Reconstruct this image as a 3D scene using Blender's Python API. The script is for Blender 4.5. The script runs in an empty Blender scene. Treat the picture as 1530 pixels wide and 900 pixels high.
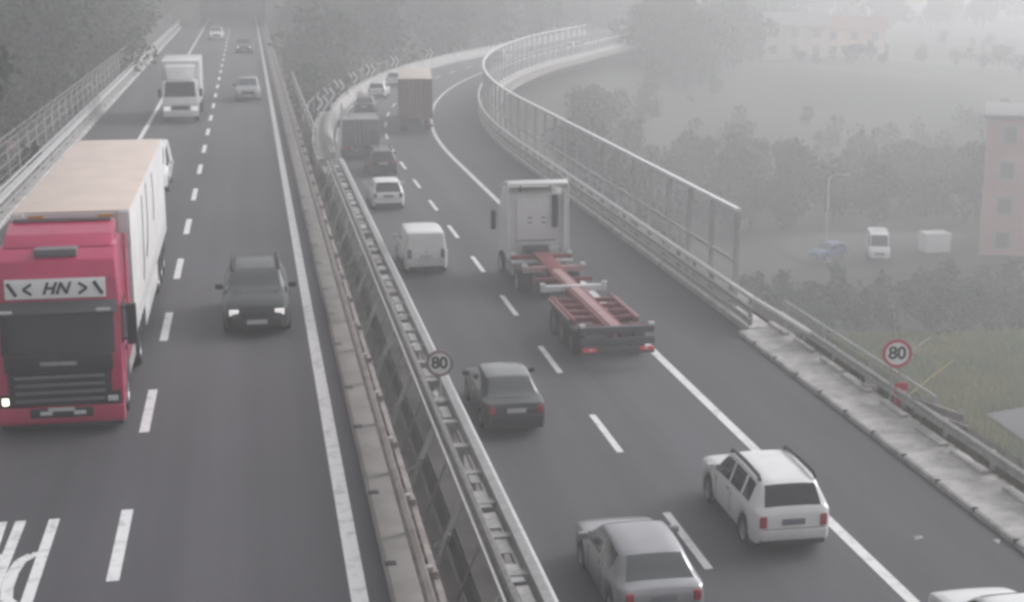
import bpy, bmesh, math, random
import numpy as np
from math import radians as R, sin, cos, pi
from mathutils import Vector, Matrix

random.seed(7); rng = np.random.default_rng(7)
sc = bpy.context.scene
col = sc.collection

# ------------------------------------------------------------------ camera, sky, sun, exposure
CAM_H = 9.5
cd = bpy.data.cameras.new('camera'); cam = bpy.data.objects.new('camera', cd); col.objects.link(cam)
cam.location = (0, 0, CAM_H)
cam.rotation_euler = (R(90 - 13.135), 0, R(-9.985))
cd.sensor_width = 36.0; cd.lens = 2207.0 / 1530.0 * 36.0
cd.clip_start = 0.1; cd.clip_end = 6000
sc.camera = cam

SUN_EL, SUN_AZ = 30, 68            # azimuth measured clockwise from +Y
w = bpy.data.worlds.new('World'); sc.world = w; w.use_nodes = True
nt = w.node_tree; bgn = nt.nodes['Background']
sky = nt.nodes.new('ShaderNodeTexSky'); sky.sky_type = 'NISHITA'; sky.sun_disc = False
sky.sun_elevation = R(SUN_EL); sky.sun_rotation = R(SUN_AZ)
sky.air_density = 1.0; sky.dust_density = 6.0; sky.ozone_density = 1.0
hs = nt.nodes.new('ShaderNodeHueSaturation'); hs.inputs['Saturation'].default_value = 0.06
wb = nt.nodes.new('ShaderNodeMix'); wb.data_type = 'RGBA'; wb.blend_type = 'MULTIPLY'; wb.inputs['Factor'].default_value = 1.0
wb.inputs[7].default_value = (0.985, 0.99, 1.04, 1)            # the cool cast of a thick cloud cover
nt.links.new(sky.outputs[0], hs.inputs['Color']); nt.links.new(hs.outputs[0], wb.inputs[6]); nt.links.new(wb.outputs[2], bgn.inputs['Color'])
bgn.inputs['Strength'].default_value = 0.15

sd = bpy.data.lights.new('sun', 'SUN'); sun = bpy.data.objects.new('sun', sd); col.objects.link(sun)
sd.energy = 1.1; sd.angle = R(25); sd.color = (1.0, 0.985, 0.965)
sv = Vector((sin(R(SUN_AZ)) * cos(R(SUN_EL)), cos(R(SUN_AZ)) * cos(R(SUN_EL)), sin(R(SUN_EL))))
sun.rotation_euler = sv.to_track_quat('Z', 'Y').to_euler()

sc.view_settings.view_transform = 'Standard'; sc.view_settings.look = 'None'
sc.view_settings.gamma = 1.0; sc.view_settings.use_curve_mapping = False
sc.view_settings.exposure = 0.24
sc.render.engine = 'CYCLES'
cy = sc.cycles
cy.use_denoising = True
cy.max_bounces = 6; cy.diffuse_bounces = 3; cy.glossy_bounces = 2; cy.transmission_bounces = 3
cy.volume_bounces = 4; cy.transparent_max_bounces = 16
cy.pixel_filter_type = 'BLACKMAN_HARRIS'; cy.filter_width = 3.1
cy.caustics_reflective = False; cy.caustics_refractive = False

# ------------------------------------------------------------------ materials
def mat(name, c, rough=0.6, metal=0.0, var=0.0, scale=3.0, bump=0.0, bscale=40.0, coat=0.0, stretch=None,
        c2=None, emit=None, alpha=None, spec=0.5, contrast=(0.35, 0.65)):
    m = bpy.data.materials.new(name); m.use_nodes = True
    t = m.node_tree; b = t.nodes['Principled BSDF']
    b.inputs['Base Color'].default_value = (*c, 1); b.inputs['Roughness'].default_value = rough
    b.inputs['Metallic'].default_value = metal; b.inputs['Coat Weight'].default_value = coat
    b.inputs['Specular IOR Level'].default_value = spec
    if emit:
        b.inputs['Emission Color'].default_value = (*emit[0], 1); b.inputs['Emission Strength'].default_value = emit[1]
    if alpha is not None: b.inputs['Alpha'].default_value = alpha
    if var or c2 or bump:
        tc = t.nodes.new('ShaderNodeTexCoord'); mp = t.nodes.new('ShaderNodeMapping')
        t.links.new(tc.outputs['Object'], mp.inputs['Vector'])
        if stretch: mp.inputs['Scale'].default_value = stretch
    if var or c2:
        n = t.nodes.new('ShaderNodeTexNoise'); n.inputs['Scale'].default_value = scale
        n.inputs['Detail'].default_value = 6; n.inputs['Roughness'].default_value = 0.65
        t.links.new(mp.outputs[0], n.inputs['Vector'])
        r = t.nodes.new('ShaderNodeValToRGB')
        r.color_ramp.elements[0].position, r.color_ramp.elements[1].position = contrast
        if c2: a, d = c, c2
        else:
            a = tuple(x * (1 - var) for x in c); d = tuple(min(1, x * (1 + var)) for x in c)
        r.color_ramp.elements[0].color = (*a, 1); r.color_ramp.elements[1].color = (*d, 1)
        t.links.new(n.outputs['Fac'], r.inputs['Fac']); t.links.new(r.outputs[0], b.inputs['Base Color'])
    if bump:
        n2 = t.nodes.new('ShaderNodeTexNoise'); n2.inputs['Scale'].default_value = bscale
        n2.inputs['Detail'].default_value = 4
        t.links.new(mp.outputs[0], n2.inputs['Vector'])
        bp = t.nodes.new('ShaderNodeBump'); bp.inputs['Strength'].default_value = bump; bp.inputs['Distance'].default_value = 0.02
        t.links.new(n2.outputs['Fac'], bp.inputs['Height']); t.links.new(bp.outputs[0], b.inputs['Normal'])
    return m

def asphalt(name, base, pinkish=0.0):
    """aggregate grain, long wheel-track streaks, broad patches, and a few sealed cracks"""
    m = bpy.data.materials.new(name); m.use_nodes = True
    t = m.node_tree; b = t.nodes['Principled BSDF']; L = t.links.new
    tc = t.nodes.new('ShaderNodeTexCoord')
    def noise(scale, stretch, detail=4):
        mp = t.nodes.new('ShaderNodeMapping'); mp.inputs['Scale'].default_value = stretch
        n = t.nodes.new('ShaderNodeTexNoise'); n.inputs['Scale'].default_value = scale; n.inputs['Detail'].default_value = detail
        L(tc.outputs['Object'], mp.inputs['Vector']); L(mp.outputs[0], n.inputs['Vector']); return n.outputs['Fac']
    def mul(a, k0, k1):
        r = t.nodes.new('ShaderNodeMapRange'); r.inputs['From Min'].default_value = 0.3; r.inputs['From Max'].default_value = 0.7
        r.inputs['To Min'].default_value = k0; r.inputs['To Max'].default_value = k1; L(a, r.inputs['Value']); return r.outputs[0]
    def mm(a, c):
        n = t.nodes.new('ShaderNodeMath'); n.operation = 'MULTIPLY'; L(a, n.inputs[0]); L(c, n.inputs[1]); return n.outputs[0]
    streak = mul(noise(1.0, (0.9, 0.012, 1)), 0.74, 1.24)
    patch = mul(noise(0.16, (1, 0.5, 1), 5), 0.82, 1.16)
    grain = mul(noise(26, (1, 1, 1), 3), 0.82, 1.18)
    f = mm(mm(streak, patch), grain)
    mx = t.nodes.new('ShaderNodeMix'); mx.data_type = 'RGBA'; mx.blend_type = 'MULTIPLY'; mx.inputs['Factor'].default_value = 1
    mx.inputs[6].default_value = (base * (1 + pinkish), base * 0.97, base * (1.05 + 0.5 * pinkish), 1)
    cb = t.nodes.new('ShaderNodeCombineColor')
    for i in range(3): L(f, cb.inputs[i])
    L(cb.outputs[0], mx.inputs[7]); L(mx.outputs[2], b.inputs['Base Color'])
    b.inputs['Roughness'].default_value = 0.72
    bp = t.nodes.new('ShaderNodeBump'); bp.inputs['Strength'].default_value = 0.25; bp.inputs['Distance'].default_value = 0.01
    L(noise(60, (1, 1, 1), 2), bp.inputs['Height']); L(bp.outputs[0], b.inputs['Normal'])
    return m

M = {
 'asph_l': asphalt('asphalt_left', 0.066, 0.03), 'asph_r': asphalt('asphalt_right', 0.066, 0.02), 'asph_s': asphalt('asphalt_shoulder', 0.054, 0.01),
 'paint': mat('road_paint', (0.44, 0.435, 0.43), 0.65, c2=(0.74, 0.73, 0.72), scale=3.5, contrast=(0.30, 0.50), bump=0.1),
 'conc': mat('concrete', (0.42, 0.405, 0.39), 0.9, var=0.28, scale=1.6, bump=0.2),
 'conc_d': mat('concrete_stained', (0.20, 0.185, 0.175), 0.9, c2=(0.33, 0.31, 0.29), scale=0.9, bump=0.2, contrast=(0.3, 0.75)),
 'conc_m': mat('earthy_concrete', (0.25, 0.225, 0.21), 0.95, c2=(0.36, 0.335, 0.315), scale=0.7, bump=0.3, contrast=(0.3, 0.75)),
 'galv': mat('galvanised_steel', (0.42, 0.415, 0.41), 0.55, 0.3, var=0.14, scale=4),
 'galv_b': mat('bright_steel_tube', (0.72, 0.72, 0.71), 0.55, 0.05, var=0.08, scale=4),
 'galv_d': mat('weathered_steel', (0.34, 0.33, 0.32), 0.6, 0.3, var=0.25, scale=5),
 'rust': mat('rusted_rail', (0.20, 0.16, 0.145), 0.75, 0.15, c2=(0.37, 0.345, 0.33), scale=2.5, contrast=(0.3, 0.7)),
 'earth': mat('earth', (0.050, 0.046, 0.036), 0.95, c2=(0.034, 0.045, 0.022), scale=0.05, contrast=(0.42, 0.58)),
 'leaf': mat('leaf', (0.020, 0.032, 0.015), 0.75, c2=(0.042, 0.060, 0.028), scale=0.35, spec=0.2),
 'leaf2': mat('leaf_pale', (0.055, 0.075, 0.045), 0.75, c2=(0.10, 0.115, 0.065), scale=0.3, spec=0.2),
 'leaf3': mat('leaf_brown', (0.060, 0.055, 0.042), 0.8, c2=(0.095, 0.085, 0.060), scale=0.3, spec=0.2),
 'bark': mat('bark', (0.075, 0.06, 0.05), 0.9, var=0.3, scale=8),
 'weed': mat('dry_weed', (0.13, 0.105, 0.07), 0.9, c2=(0.09, 0.10, 0.05), scale=1.5),
 'grass': mat('grass_blade', (0.11, 0.17, 0.02), 0.85, c2=(0.27, 0.25, 0.03), scale=0.2),
 'white': mat('white_paint', (0.70, 0.695, 0.685), 0.35, var=0.05, scale=2, coat=0.4),
 'white_d': mat('dull_white_paint', (0.60, 0.595, 0.585), 0.5, var=0.10, scale=2),
 'silver': mat('silver_paint', (0.30, 0.30, 0.31), 0.32, 0.4, var=0.05, scale=2, coat=0.5),
 'dgrey': mat('dark_grey_paint', (0.022, 0.026, 0.026), 0.35, var=0.1, scale=2, coat=0.25),
 'dgreen': mat('dark_green_grey_paint', (0.018, 0.021, 0.021), 0.35, var=0.1, scale=2, coat=0.25),
 'dgreen_r': mat('roof_sky_sheen_grey', (0.10, 0.105, 0.10), 0.3, var=0.1, scale=2, coat=0.6),  # sky reflection on the dark saloon's roof, painted in as a lighter grey
 'mgrey': mat('mid_grey_paint', (0.14, 0.14, 0.145), 0.4, var=0.1, scale=2, coat=0.3),
 'red': mat('red_paint', (0.44, 0.03, 0.10), 0.35, var=0.08, scale=1.5, coat=0.5),
 'chassis': mat('red_chassis_paint', (0.24, 0.035, 0.045), 0.6, c2=(0.15, 0.045, 0.05), scale=3),
 'chassis_p': mat('worn_pale_red_paint', (0.36, 0.215, 0.21), 0.65, var=0.15, scale=3),
 'roofsheet': mat('cream_tarpaulin', (0.62, 0.52, 0.46), 0.75, var=0.07, scale=1.2),
 'tarp_w': mat('white_tarpaulin', (0.60, 0.585, 0.57), 0.6, var=0.07, scale=0.9),
 'beige': mat('beige_sheet', (0.50, 0.43, 0.38), 0.7, var=0.08, scale=1),
 'brown': mat('brown_panel', (0.16, 0.115, 0.10), 0.7, var=0.15, scale=2),
 'glass': mat('dark_glass', (0.018, 0.020, 0.022), 0.08, spec=0.6),
 'glass_g': mat('grey_glass', (0.06, 0.07, 0.07), 0.12, spec=0.8),
 'black': mat('black_plastic', (0.022, 0.022, 0.024), 0.55),
 'dark': mat('dark_plastic', (0.055, 0.056, 0.06), 0.5),
 'rubber': mat('rubber', (0.018, 0.018, 0.018), 0.85),
 'rim': mat('wheel_rim', (0.33, 0.33, 0.34), 0.35, 0.6),
 'tail': mat('tail_lamp', (0.36, 0.025, 0.035), 0.2, coat=0.6),
 'amber': mat('amber_lamp', (0.6, 0.25, 0.03), 0.25),
 'lamp': mat('lamp_glass', (0.62, 0.62, 0.62), 0.1, coat=1.0),
 'lit': mat('lit_lamp', (0.9, 0.85, 0.7), 0.3, emit=((1.0, 0.90, 0.66), 4.0)),
 'litw': mat('lit_lamp_white', (0.9, 0.9, 0.9), 0.3, emit=((1.0, 0.97, 0.92), 0.4)),
 'litr': mat('lit_tail_lamp', (0.6, 0.03, 0.03), 0.3, emit=((1.0, 0.08, 0.10), 0.12)),
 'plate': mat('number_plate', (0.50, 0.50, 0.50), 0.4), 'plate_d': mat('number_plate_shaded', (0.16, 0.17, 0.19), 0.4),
 'signw': mat('sign_white', (0.82, 0.81, 0.80), 0.5), 'signr': mat('sign_red', (0.50, 0.03, 0.06), 0.5), 'signk': mat('sign_black', (0.02, 0.02, 0.022), 0.5),
 'signg': mat('sign_faded_rim', (0.26, 0.20, 0.20), 0.6),
 'pane': mat('clear_panel', (0.45, 0.47, 0.48), 0.15, alpha=0.16, spec=0.4),
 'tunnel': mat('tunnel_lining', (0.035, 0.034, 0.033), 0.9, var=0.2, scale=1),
 'pink': mat('pink_render', (0.60, 0.40, 0.385), 0.9, var=0.10, scale=0.35), 'cream': mat('cream_render', (0.78, 0.68, 0.55), 0.9, var=0.08, scale=0.3),
 'peach': mat('peach_render', (0.78, 0.60, 0.50), 0.9, var=0.08, scale=0.3), 'pale': mat('pale_render', (0.78, 0.77, 0.74), 0.9, var=0.08, scale=0.3),
 'tile': mat('roof_tiles', (0.26, 0.12, 0.09), 0.85, var=0.25, scale=1.5), 'tile_g': mat('grey_roof', (0.25, 0.24, 0.235), 0.85, var=0.2, scale=1.5),
 'winpane': mat('window_glass', (0.27, 0.25, 0.245), 0.4), 'frame': mat('window_frame', (0.45, 0.44, 0.42), 0.7),
 'yellow': mat('yellow_marking', (0.50, 0.44, 0.22), 0.6), 'blue': mat('blue_paint', (0.10, 0.16, 0.30), 0.45),
 'yard_d': mat('yard_gravel', (0.075, 0.073, 0.072), 0.9, c2=(0.045, 0.05, 0.04), scale=0.25),
 'yard': mat('yard_asphalt', (0.13, 0.13, 0.135), 0.85, var=0.15, scale=0.3),
}

# ------------------------------------------------------------------ mesh helpers
def link(name, me, m=None, parent=None, loc=None, smooth=None):
    o = bpy.data.objects.new(name, me); col.objects.link(o)
    if m is not None and me is not None and not me.materials: me.materials.append(M[m] if isinstance(m, str) else m)
    if parent is not None: o.parent = parent
    if loc is not None: o.location = loc
    if smooth is not None:
        me.polygons.foreach_set('use_smooth', [True] * len(me.polygons))
        me.set_sharp_from_angle(angle=R(smooth))
    return o

def tag(o, label=None, cat=None, group=None, kind=None):
    if label: o['label'] = label
    if cat: o['category'] = cat
    if group: o['group'] = group
    if kind: o['kind'] = kind
    return o

def empty(name, loc, rz=0, label=None, cat=None, group=None):
    o = bpy.data.objects.new(name, None); col.objects.link(o); o.empty_display_size = 0.3
    o.location = loc; o.rotation_euler = (0, 0, rz)
    return tag(o, label, cat, group)

class MB:
    def __init__(s): s.v = []; s.f = []
    def quadstrip(s): pass
    def add(s, vs, fs):
        k = len(s.v); s.v += [tuple(v) for v in vs]; s.f += [tuple(i + k for i in f) for f in fs]; return s
    def box(s, x0, x1, y0, y1, z0, z1):
        return s.add([(x0, y0, z0), (x1, y0, z0), (x1, y1, z0), (x0, y1, z0), (x0, y0, z1), (x1, y0, z1), (x1, y1, z1), (x0, y1, z1)],
                     [(3, 2, 1, 0), (4, 5, 6, 7), (0, 1, 5, 4), (1, 2, 6, 5), (2, 3, 7, 6), (3, 0, 4, 7)])
    def bar(s, p, q, a, b=None, up=(0, 0, 1)):
        """rectangular bar p->q, a wide (sideways), b high"""
        b = a if b is None else b
        p = Vector(p); q = Vector(q); d = (q - p).normalized(); u = Vector(up)
        if abs(d.dot(u)) > 0.98: u = Vector((0, 1, 0))
        r = d.cross(u).normalized(); u = r.cross(d)
        vs = []
        for c in (p, q):
            for sx, sz in ((-1, -1), (1, -1), (1, 1), (-1, 1)): vs.append(c + r * (sx * a / 2) + u * (sz * b / 2))
        return s.add(vs, [(0, 1, 2, 3), (7, 6, 5, 4), (0, 4, 5, 1), (1, 5, 6, 2), (2, 6, 7, 3), (3, 7, 4, 0)])
    def tube(s, pts, r, n=8, cap=True):
        pts = [Vector(p) for p in pts]; rs = r if isinstance(r, (list, tuple)) else [r] * len(pts)
        vs = []
        for i, p in enumerate(pts):
            d = (pts[min(i + 1, len(pts) - 1)] - pts[max(i - 1, 0)]).normalized()
            u = Vector((0, 0, 1)) if abs(d.z) < 0.9 else Vector((1, 0, 0))
            a = d.cross(u).normalized(); b = a.cross(d)
            for k in range(n):
                t = 2 * pi * k / n; vs.append(p + (a * cos(t) + b * sin(t)) * rs[i])
        fs = []
        for i in range(len(pts) - 1):
            for k in range(n):
                k2 = (k + 1) % n; fs.append((i * n + k, i * n + k2, (i + 1) * n + k2, (i + 1) * n + k))
        if cap: fs += [tuple(range(n))[::-1], tuple(range((len(pts) - 1) * n, len(pts) * n))]
        return s.add(vs, fs)
    def prism_x(s, poly, x0, x1, taper=None):
        """poly in (y,z), extruded along x; taper(y,z) scales x"""
        t = taper or (lambda y, z: 1.0); n = len(poly)
        vs = [(x0 * t(y, z), y, z) for y, z in poly] + [(x1 * t(y, z), y, z) for y, z in poly]
        return s.add(vs, [tuple(range(n)), tuple(range(2 * n - 1, n - 1, -1))] + [(i, i + n, (i + 1) % n + n, (i + 1) % n) for i in range(n)])
    def prism_y(s, poly, y0, y1):
        n = len(poly)
        vs = [(x, y0, z) for x, z in poly] + [(x, y1, z) for x, z in poly]
        return s.add(vs, [tuple(range(n)), tuple(range(2 * n - 1, n - 1, -1))] + [(i, (i + 1) % n, (i + 1) % n + n, i + n) for i in range(n)])
    def mesh(s, name, bevel=0, seg=2, recalc=True):
        me = bpy.data.meshes.new(name); me.from_pydata(s.v, [], s.f)
        if bevel or recalc:
            bm = bmesh.new(); bm.from_mesh(me)
            if recalc: bmesh.ops.recalc_face_normals(bm, faces=bm.faces)
            if bevel: bmesh.ops.bevel(bm, geom=list(bm.edges), offset=bevel, segments=seg, profile=0.6, affect='EDGES', clamp_overlap=True)
            bm.to_mesh(me); bm.free()
        me.update(); return me
    def build(s, name, m, parent=None, bevel=0, seg=2, smooth=None, recalc=True):
        return link(name, s.mesh(name, bevel, seg, recalc), m, parent, smooth=smooth if smooth is not None else (35 if bevel else None))

def B(name, m, parent, x0, x1, y0, y1, z0, z1, bevel=0.0):
    return MB().box(x0, x1, y0, y1, z0, z1).build(name, m, parent, bevel)

def copies(name, me, parent, places):
    """one object per place, all sharing one mesh"""
    out = []
    for p in places:
        o = bpy.data.objects.new(name, me); col.objects.link(o); o.parent = parent
        o.location = p[:3]
        if len(p) > 3: o.rotation_euler = (0, 0, p[3])
        out.append(o)
    return out

def with_mat(me, m):
    me.materials.append(M[m]); return me

def text_mesh(txt, size, shear=0.0, depth=0.004, bold=0.0, spacing=1.0):
    cu = bpy.data.curves.new('t', 'FONT'); cu.body = txt; cu.size = size; cu.align_x = 'CENTER'; cu.align_y = 'CENTER'
    cu.shear = shear; cu.extrude = depth; cu.offset = bold; cu.space_character = spacing; cu.resolution_u = 4
    o = bpy.data.objects.new('t', cu); col.objects.link(o)
    me = bpy.data.meshes.new_from_object(o); bpy.data.objects.remove(o); bpy.data.curves.remove(cu); return me

def xform(me, mt): me.transform(mt); return me

# ------------------------------------------------------------------ the right carriageway's path
ZR = -3.3                # road level of the right carriageway (left one is z = 0)
CX, CY, R0 = 217.0, 95.0, 207.0
S_END = 560.0
A_MAX = 0.46; S_ARC = CY + R0 * A_MAX          # the bend ends here and the road runs straight on
def P(s, off, z=ZR):
    if s <= CY: return Vector((off, s, z))
    a = min((s - CY) / R0, A_MAX); r = CX - off; t = max(0.0, s - S_ARC)
    return Vector((CX - r * cos(a) + t * sin(a), CY + r * sin(a) + t * cos(a), z))
def heading(s): return 0.0 if s <= CY else -min((s - CY) / R0, A_MAX)     # rotation about z
def stations(s0, s1, step=4.0):
    out = [s0]; s = s0
    while s < s1 - 1e-6:
        nxt = min(s1, s + (step if s >= CY - 1e-6 else 1e9))
        if s < CY < nxt: nxt = CY
        out.append(nxt); s = nxt
    return out
def sweep(mb, prof, s0, s1, step=4.0, closed=True, cap=True):
    st = stations(s0, s1, step); n = len(prof); vs = []
    for s in st:
        for o, z in prof: vs.append(P(s, o, z))
    fs = []; m = n if closed else n - 1
    for i in range(len(st) - 1):
        for k in range(m):
            k2 = (k + 1) % n; fs.append((i * n + k, i * n + k2, (i + 1) * n + k2, (i + 1) * n + k))
    if cap and closed: fs += [tuple(range(n)), tuple(range(len(st) * n - 1, (len(st) - 1) * n - 1, -1))]
    mb.add(vs, fs); return mb
def rect(o0, o1, z0, z1): return [(o0, z0), (o1, z0), (o1, z1), (o0, z1)]
def wbeam(o, z, h=0.31, t=0.08, face=-1):
    """closed W-profile of a guard rail; face=-1 faces low offsets"""
    pts = [(0, 0), (t, .12), (t, .24), (0.02, .42), (0.02, .58), (t, .76), (t, .88), (0, 1)]
    out = [(o + face * a, z + h * (b - .5)) for a, b in pts]
    return out + [(a - face * 0.02, b) for a, b in out[::-1]]

# ------------------------------------------------------------------ ground
def ss(t): t = np.clip(t, 0, 1); return t * t * (3 - 2 * t)
def road_off(x, y): return float(terrain(x, y, True))
def terrain(x, y, want_off=False):
    x = np.asarray(x, float); y = np.asarray(y, float)
    rc = np.hypot(x - CX, y - CY)
    off = np.where(y > CY, CX - rc, x)                  # offset across the right road, + = valley side
    ex, ey = CX - R0 * cos(A_MAX), CY + R0 * sin(A_MAX); dx, dy = x - ex, y - ey
    along = dx * sin(A_MAX) + dy * cos(A_MAX)
    off = np.where((along > 0) & (y > CY), 10 + dx * cos(A_MAX) - dy * sin(A_MAX), off)
    if want_off: return off
    und = 1.1 * np.sin(x * .045 + 1) * np.cos(y * .038) + .5 * np.sin(x * .13 + y * .09)
    z = -18 + und
    z = z + 8 * ss((y - 165) / 70) * ss((off - 18) / 12) + 22 * ss((y - 420) / 900) + 10 * ss((x - 250) / 500)
    wo = ss((y - 75) / 55)
    d = 3.6 - off
    hill = -4.9 + 34 * ss(d / 95) + 0.6 * und * ss(d / 12)
    z = np.where(off < 3.6, (1 - wo) * z + wo * hill, z)
    left = -6.5 + 22 * ss((-11.2 - x) / 70) + und * .5
    z = np.where(x < -11.2, np.maximum(z, left), z)
    inl = (x > -12.5) & (x < 3.6) & (y < 216)
    z = np.where(inl, np.minimum(z, -1.9), z)
    # slope up from the right road's foot on the valley side
    emb = -6.5 - 11.5 * ss((off - 19) / 16)
    z = np.where((off >= 3.6) & (off < 36) & (y > 100), np.maximum(z, emb), z)
    z = np.where((off > 3.0) & (off < 19.5), np.minimum(z, -6.0), z)
    return z
xs = np.unique(np.concatenate([np.arange(-1500, -120, 60), np.arange(-120, 160, 4.), np.arange(160, 400, 15), np.arange(400, 1501, 55)]))
ys = np.unique(np.concatenate([np.arange(-300, -40, 40), np.arange(-40, 330, 4.), np.arange(330, 600, 15), np.arange(600, 1501, 50)]))
X, Y = np.meshgrid(xs, ys); Z = terrain(X, Y)
nx, ny = len(xs), len(ys)
gv = np.stack([X.ravel(), Y.ravel(), Z.ravel()], 1)
gf = []
for j in range(ny - 1):
    for i in range(nx - 1):
        cx, cyy = (xs[i] + xs[i + 1]) / 2, (ys[j] + ys[j + 1]) / 2
        if -8.5 < cx < 4.0 and 209 < cyy < 262: continue          # the tunnel runs here
        a = j * nx + i; gf.append((a, a + 1, a + nx + 1, a + nx))
me = bpy.data.meshes.new('ground'); me.from_pydata(gv.tolist(), [], gf); me.update()
tag(link('ground', me, 'earth', smooth=180), kind='structure')

# ------------------------------------------------------------------ left carriageway (z = 0)
L_Y0, L_Y1 = -30.0, 213.0
mb = MB().box(-9.0, 1.78, L_Y0, 250, -0.5, 0.0)
roadL = tag(mb.build('left_road', 'asph_l'), kind='structure')
deckL = tag(MB().prism_y([(-10.6, -.05), (-10.6, -.6), (-8, -1.9), (1.0, -1.9), (2.46, -.6), (2.46, -.05), (1.6, -.52), (-8.8, -.52)], L_Y0, L_Y1).build('left_viaduct_deck', 'conc_d'), kind='structure')
def line(parent, x, wid, y0, y1, z=0.004):
    return MB().box(x - wid / 2, x + wid / 2, y0, y1, z - 0.003, z).build('edge_line', 'paint', parent)
line(roadL, 1.33, .26, L_Y0, 249); line(roadL, -5.93, .24, L_Y0, 249)
dm = with_mat(MB().prism_y([(-.10, .001), (.10, .001), (.10, .005), (-.10, .005)], 0, 3.1).mesh('lane_dash'), 'paint')
copies('lane_dash', dm, roadL, [(-2.42, 22.2 + 7.52 * k, 0) for k in range(-6, 25)])
# painted letters, read by the oncoming drivers
def road_letter(ch, cx, y_foot, h, wd, parent):
    mb = MB(); t = .18
    cnt = [0]
    def st(p, q, a=t):
        cnt[0] += 1; z = .002 + .0007 * cnt[0]; mb.bar((p[0], p[1], z), (q[0], q[1], z), a, .006)
    # letter coordinates: u to the driver's right, v upward from the foot
    def W(u, v): return (cx - u * wd, y_foot - v * h)
    arc = [W(0, .97), W(.45, .965), W(.85, .90), W(1, .78), W(1, .62), W(.85, .49), W(.45, .43), W(0, .42)]
    for a, b in zip(arc[:-1], arc[1:]): st(a, b, .19)
    st(W(0, 0), W(0, 1))
    if ch == 'R': st(W(.72, .45), W(.88, 0))
    return mb.build('road_letter', 'paint', parent)
road_letter('P', -3.63, 25.05, 3.65, .37, roadL)
road_letter('R', -4.19, 25.05, 3.65, .36, roadL)

# concrete kerb strip beside the left carriageway (median side), with drain slots
kerbL = tag(MB().prism_y([(1.78, -.45), (1.78, .10), (1.84, .14), (2.40, .14), (2.40, -.45)], L_Y0, L_Y1).build('median_kerb', 'conc_d'),
            'stained concrete kerb strip along the median side of the left carriageway', 'kerb')
gm = with_mat(MB().box(-.02, .16, -.09, .09, .137, .146).mesh('drain_slot'), 'black')
copies('drain_slot', gm, kerbL, [(1.82, y + random.uniform(-.5, .5), 0) for y in np.arange(22.0, 60, 3.4)])

def straight_rail(name, label, x, z, y0, y1, face, m, post_step, post_h, cat='guard rail', extra=None):
    root = empty(name, (x, y0, z - post_h), 0, label, cat)
    L = y1 - y0
    prof = [(a - x, b - z) for a, b in wbeam(x, z, face=face)]
    o = MB().prism_y([(a, b + post_h) for a, b in prof], 0, L).build('beam', m, root)
    pm = with_mat(MB().box(-.04, .04, -.06, .06, 0, post_h + .12).mesh('post'), 'galv_d')
    copies('post', pm, root, [(-face * .08, k, 0) for k in np.arange(1.0, L, post_step)])
    return root
r1 = straight_rail('guard_rail', 'rust-stained steel guard rail along the median edge of the left carriageway', 2.22, .72, 1.0, L_Y1, -1, 'rust', 3.0, .58)
MB().box(.14, .24, 0, 211.5, .40, .46).build('lower_rail', 'rust', r1)
bm_ = with_mat(MB().box(-.02, .18, -.06, .06, .50, .62).mesh('spacer_block'), 'rust')
copies('spacer_block', bm_, r1, [(0.03, y, 0) for y in np.arange(4.0, 80, 3.0)])
# far handrail on the median edge of the left viaduct
hr = empty('handrail', (2.62, 74, -.1), 0, 'thin bright handrail on the far median edge of the left viaduct', 'handrail')
MB().tube([(0.55, 2, 1.1), (.55, 40, 1.1)], .05).build('top_rail', 'galv', hr); MB().tube([(0.55, 2, .6), (.55, 40, .6)], .03).build('middle_rail', 'galv_d', hr)
pm = with_mat(MB().tube([(.05, 0, 0), (.55, 0, .25), (.55, 0, 1.1)], .035).mesh('post'), 'galv_d')
copies('post', pm, hr, [(0, k, 0) for k in np.arange(2, 41, 3.8)])

# left edge of the left viaduct: double rail, kerb and the fence of curved posts
kerbO = tag(MB().prism_y([(-9.0, -.45), (-9.0, .12), (-9.06, .16), (-10.5, .16), (-10.5, -.45)], L_Y0, L_Y1).build('verge_kerb', 'conc'),
            'pale concrete kerb along the outer edge of the left carriageway', 'kerb')
r2 = straight_rail('guard_rail', 'long galvanised double guard rail on the outer edge of the left carriageway', -9.25, .80, 5.0, L_Y1, 1, 'galv', 3.0, .64)
MB().box(-.02, .05, 0, 208, .22, .36).build('lower_beam', 'galv_d', r2)
MB().tube([(-.05, 0, .92), (-.05, 208, .92)], .045).build('top_tube', 'galv', r2)
fn = empty('fence', (-10.2, 20, .16), 0, 'tall fence of inward-curving steel posts above the left guard rail', 'fence')
cp = [(0, 0, 0), (0, 0, .9), (-.04, 0, 1.35), (0.02, 0, 1.75), (.16, 0, 2.05), (.34, 0, 2.25)]
pm = with_mat(MB().tube(cp, .055, 6).mesh('post'), 'galv')
copies('post', pm, fn, [(0, k, 0) for k in np.arange(0, 191, 3.0)])
mb = MB()
for (a, _, b) in ((0, 0, .45), (0, 0, .9), (-.04, 0, 1.35), (.02, 0, 1.75), (.34, 0, 2.25)): mb.tube([(a, 0, b), (a, 190, b)], .016, 5)
mb.build('wire', 'galv_d', fn)
pp = [(a, b) for a, _, b in cp]
me_net = MB()
for (a0, b0), (a1, b1) in zip(pp[:-1], pp[1:]): me_net.add([(a0 - .03, 0, b0), (a0 - .03, 190, b0), (a1 - .03, 190, b1), (a1 - .03, 0, b1)], [(0, 1, 2, 3)])
me_net.build('mesh_panel', mat('wire_mesh', (0.2, 0.2, 0.2), 0.7, alpha=0.28), fn, recalc=False)

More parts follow.
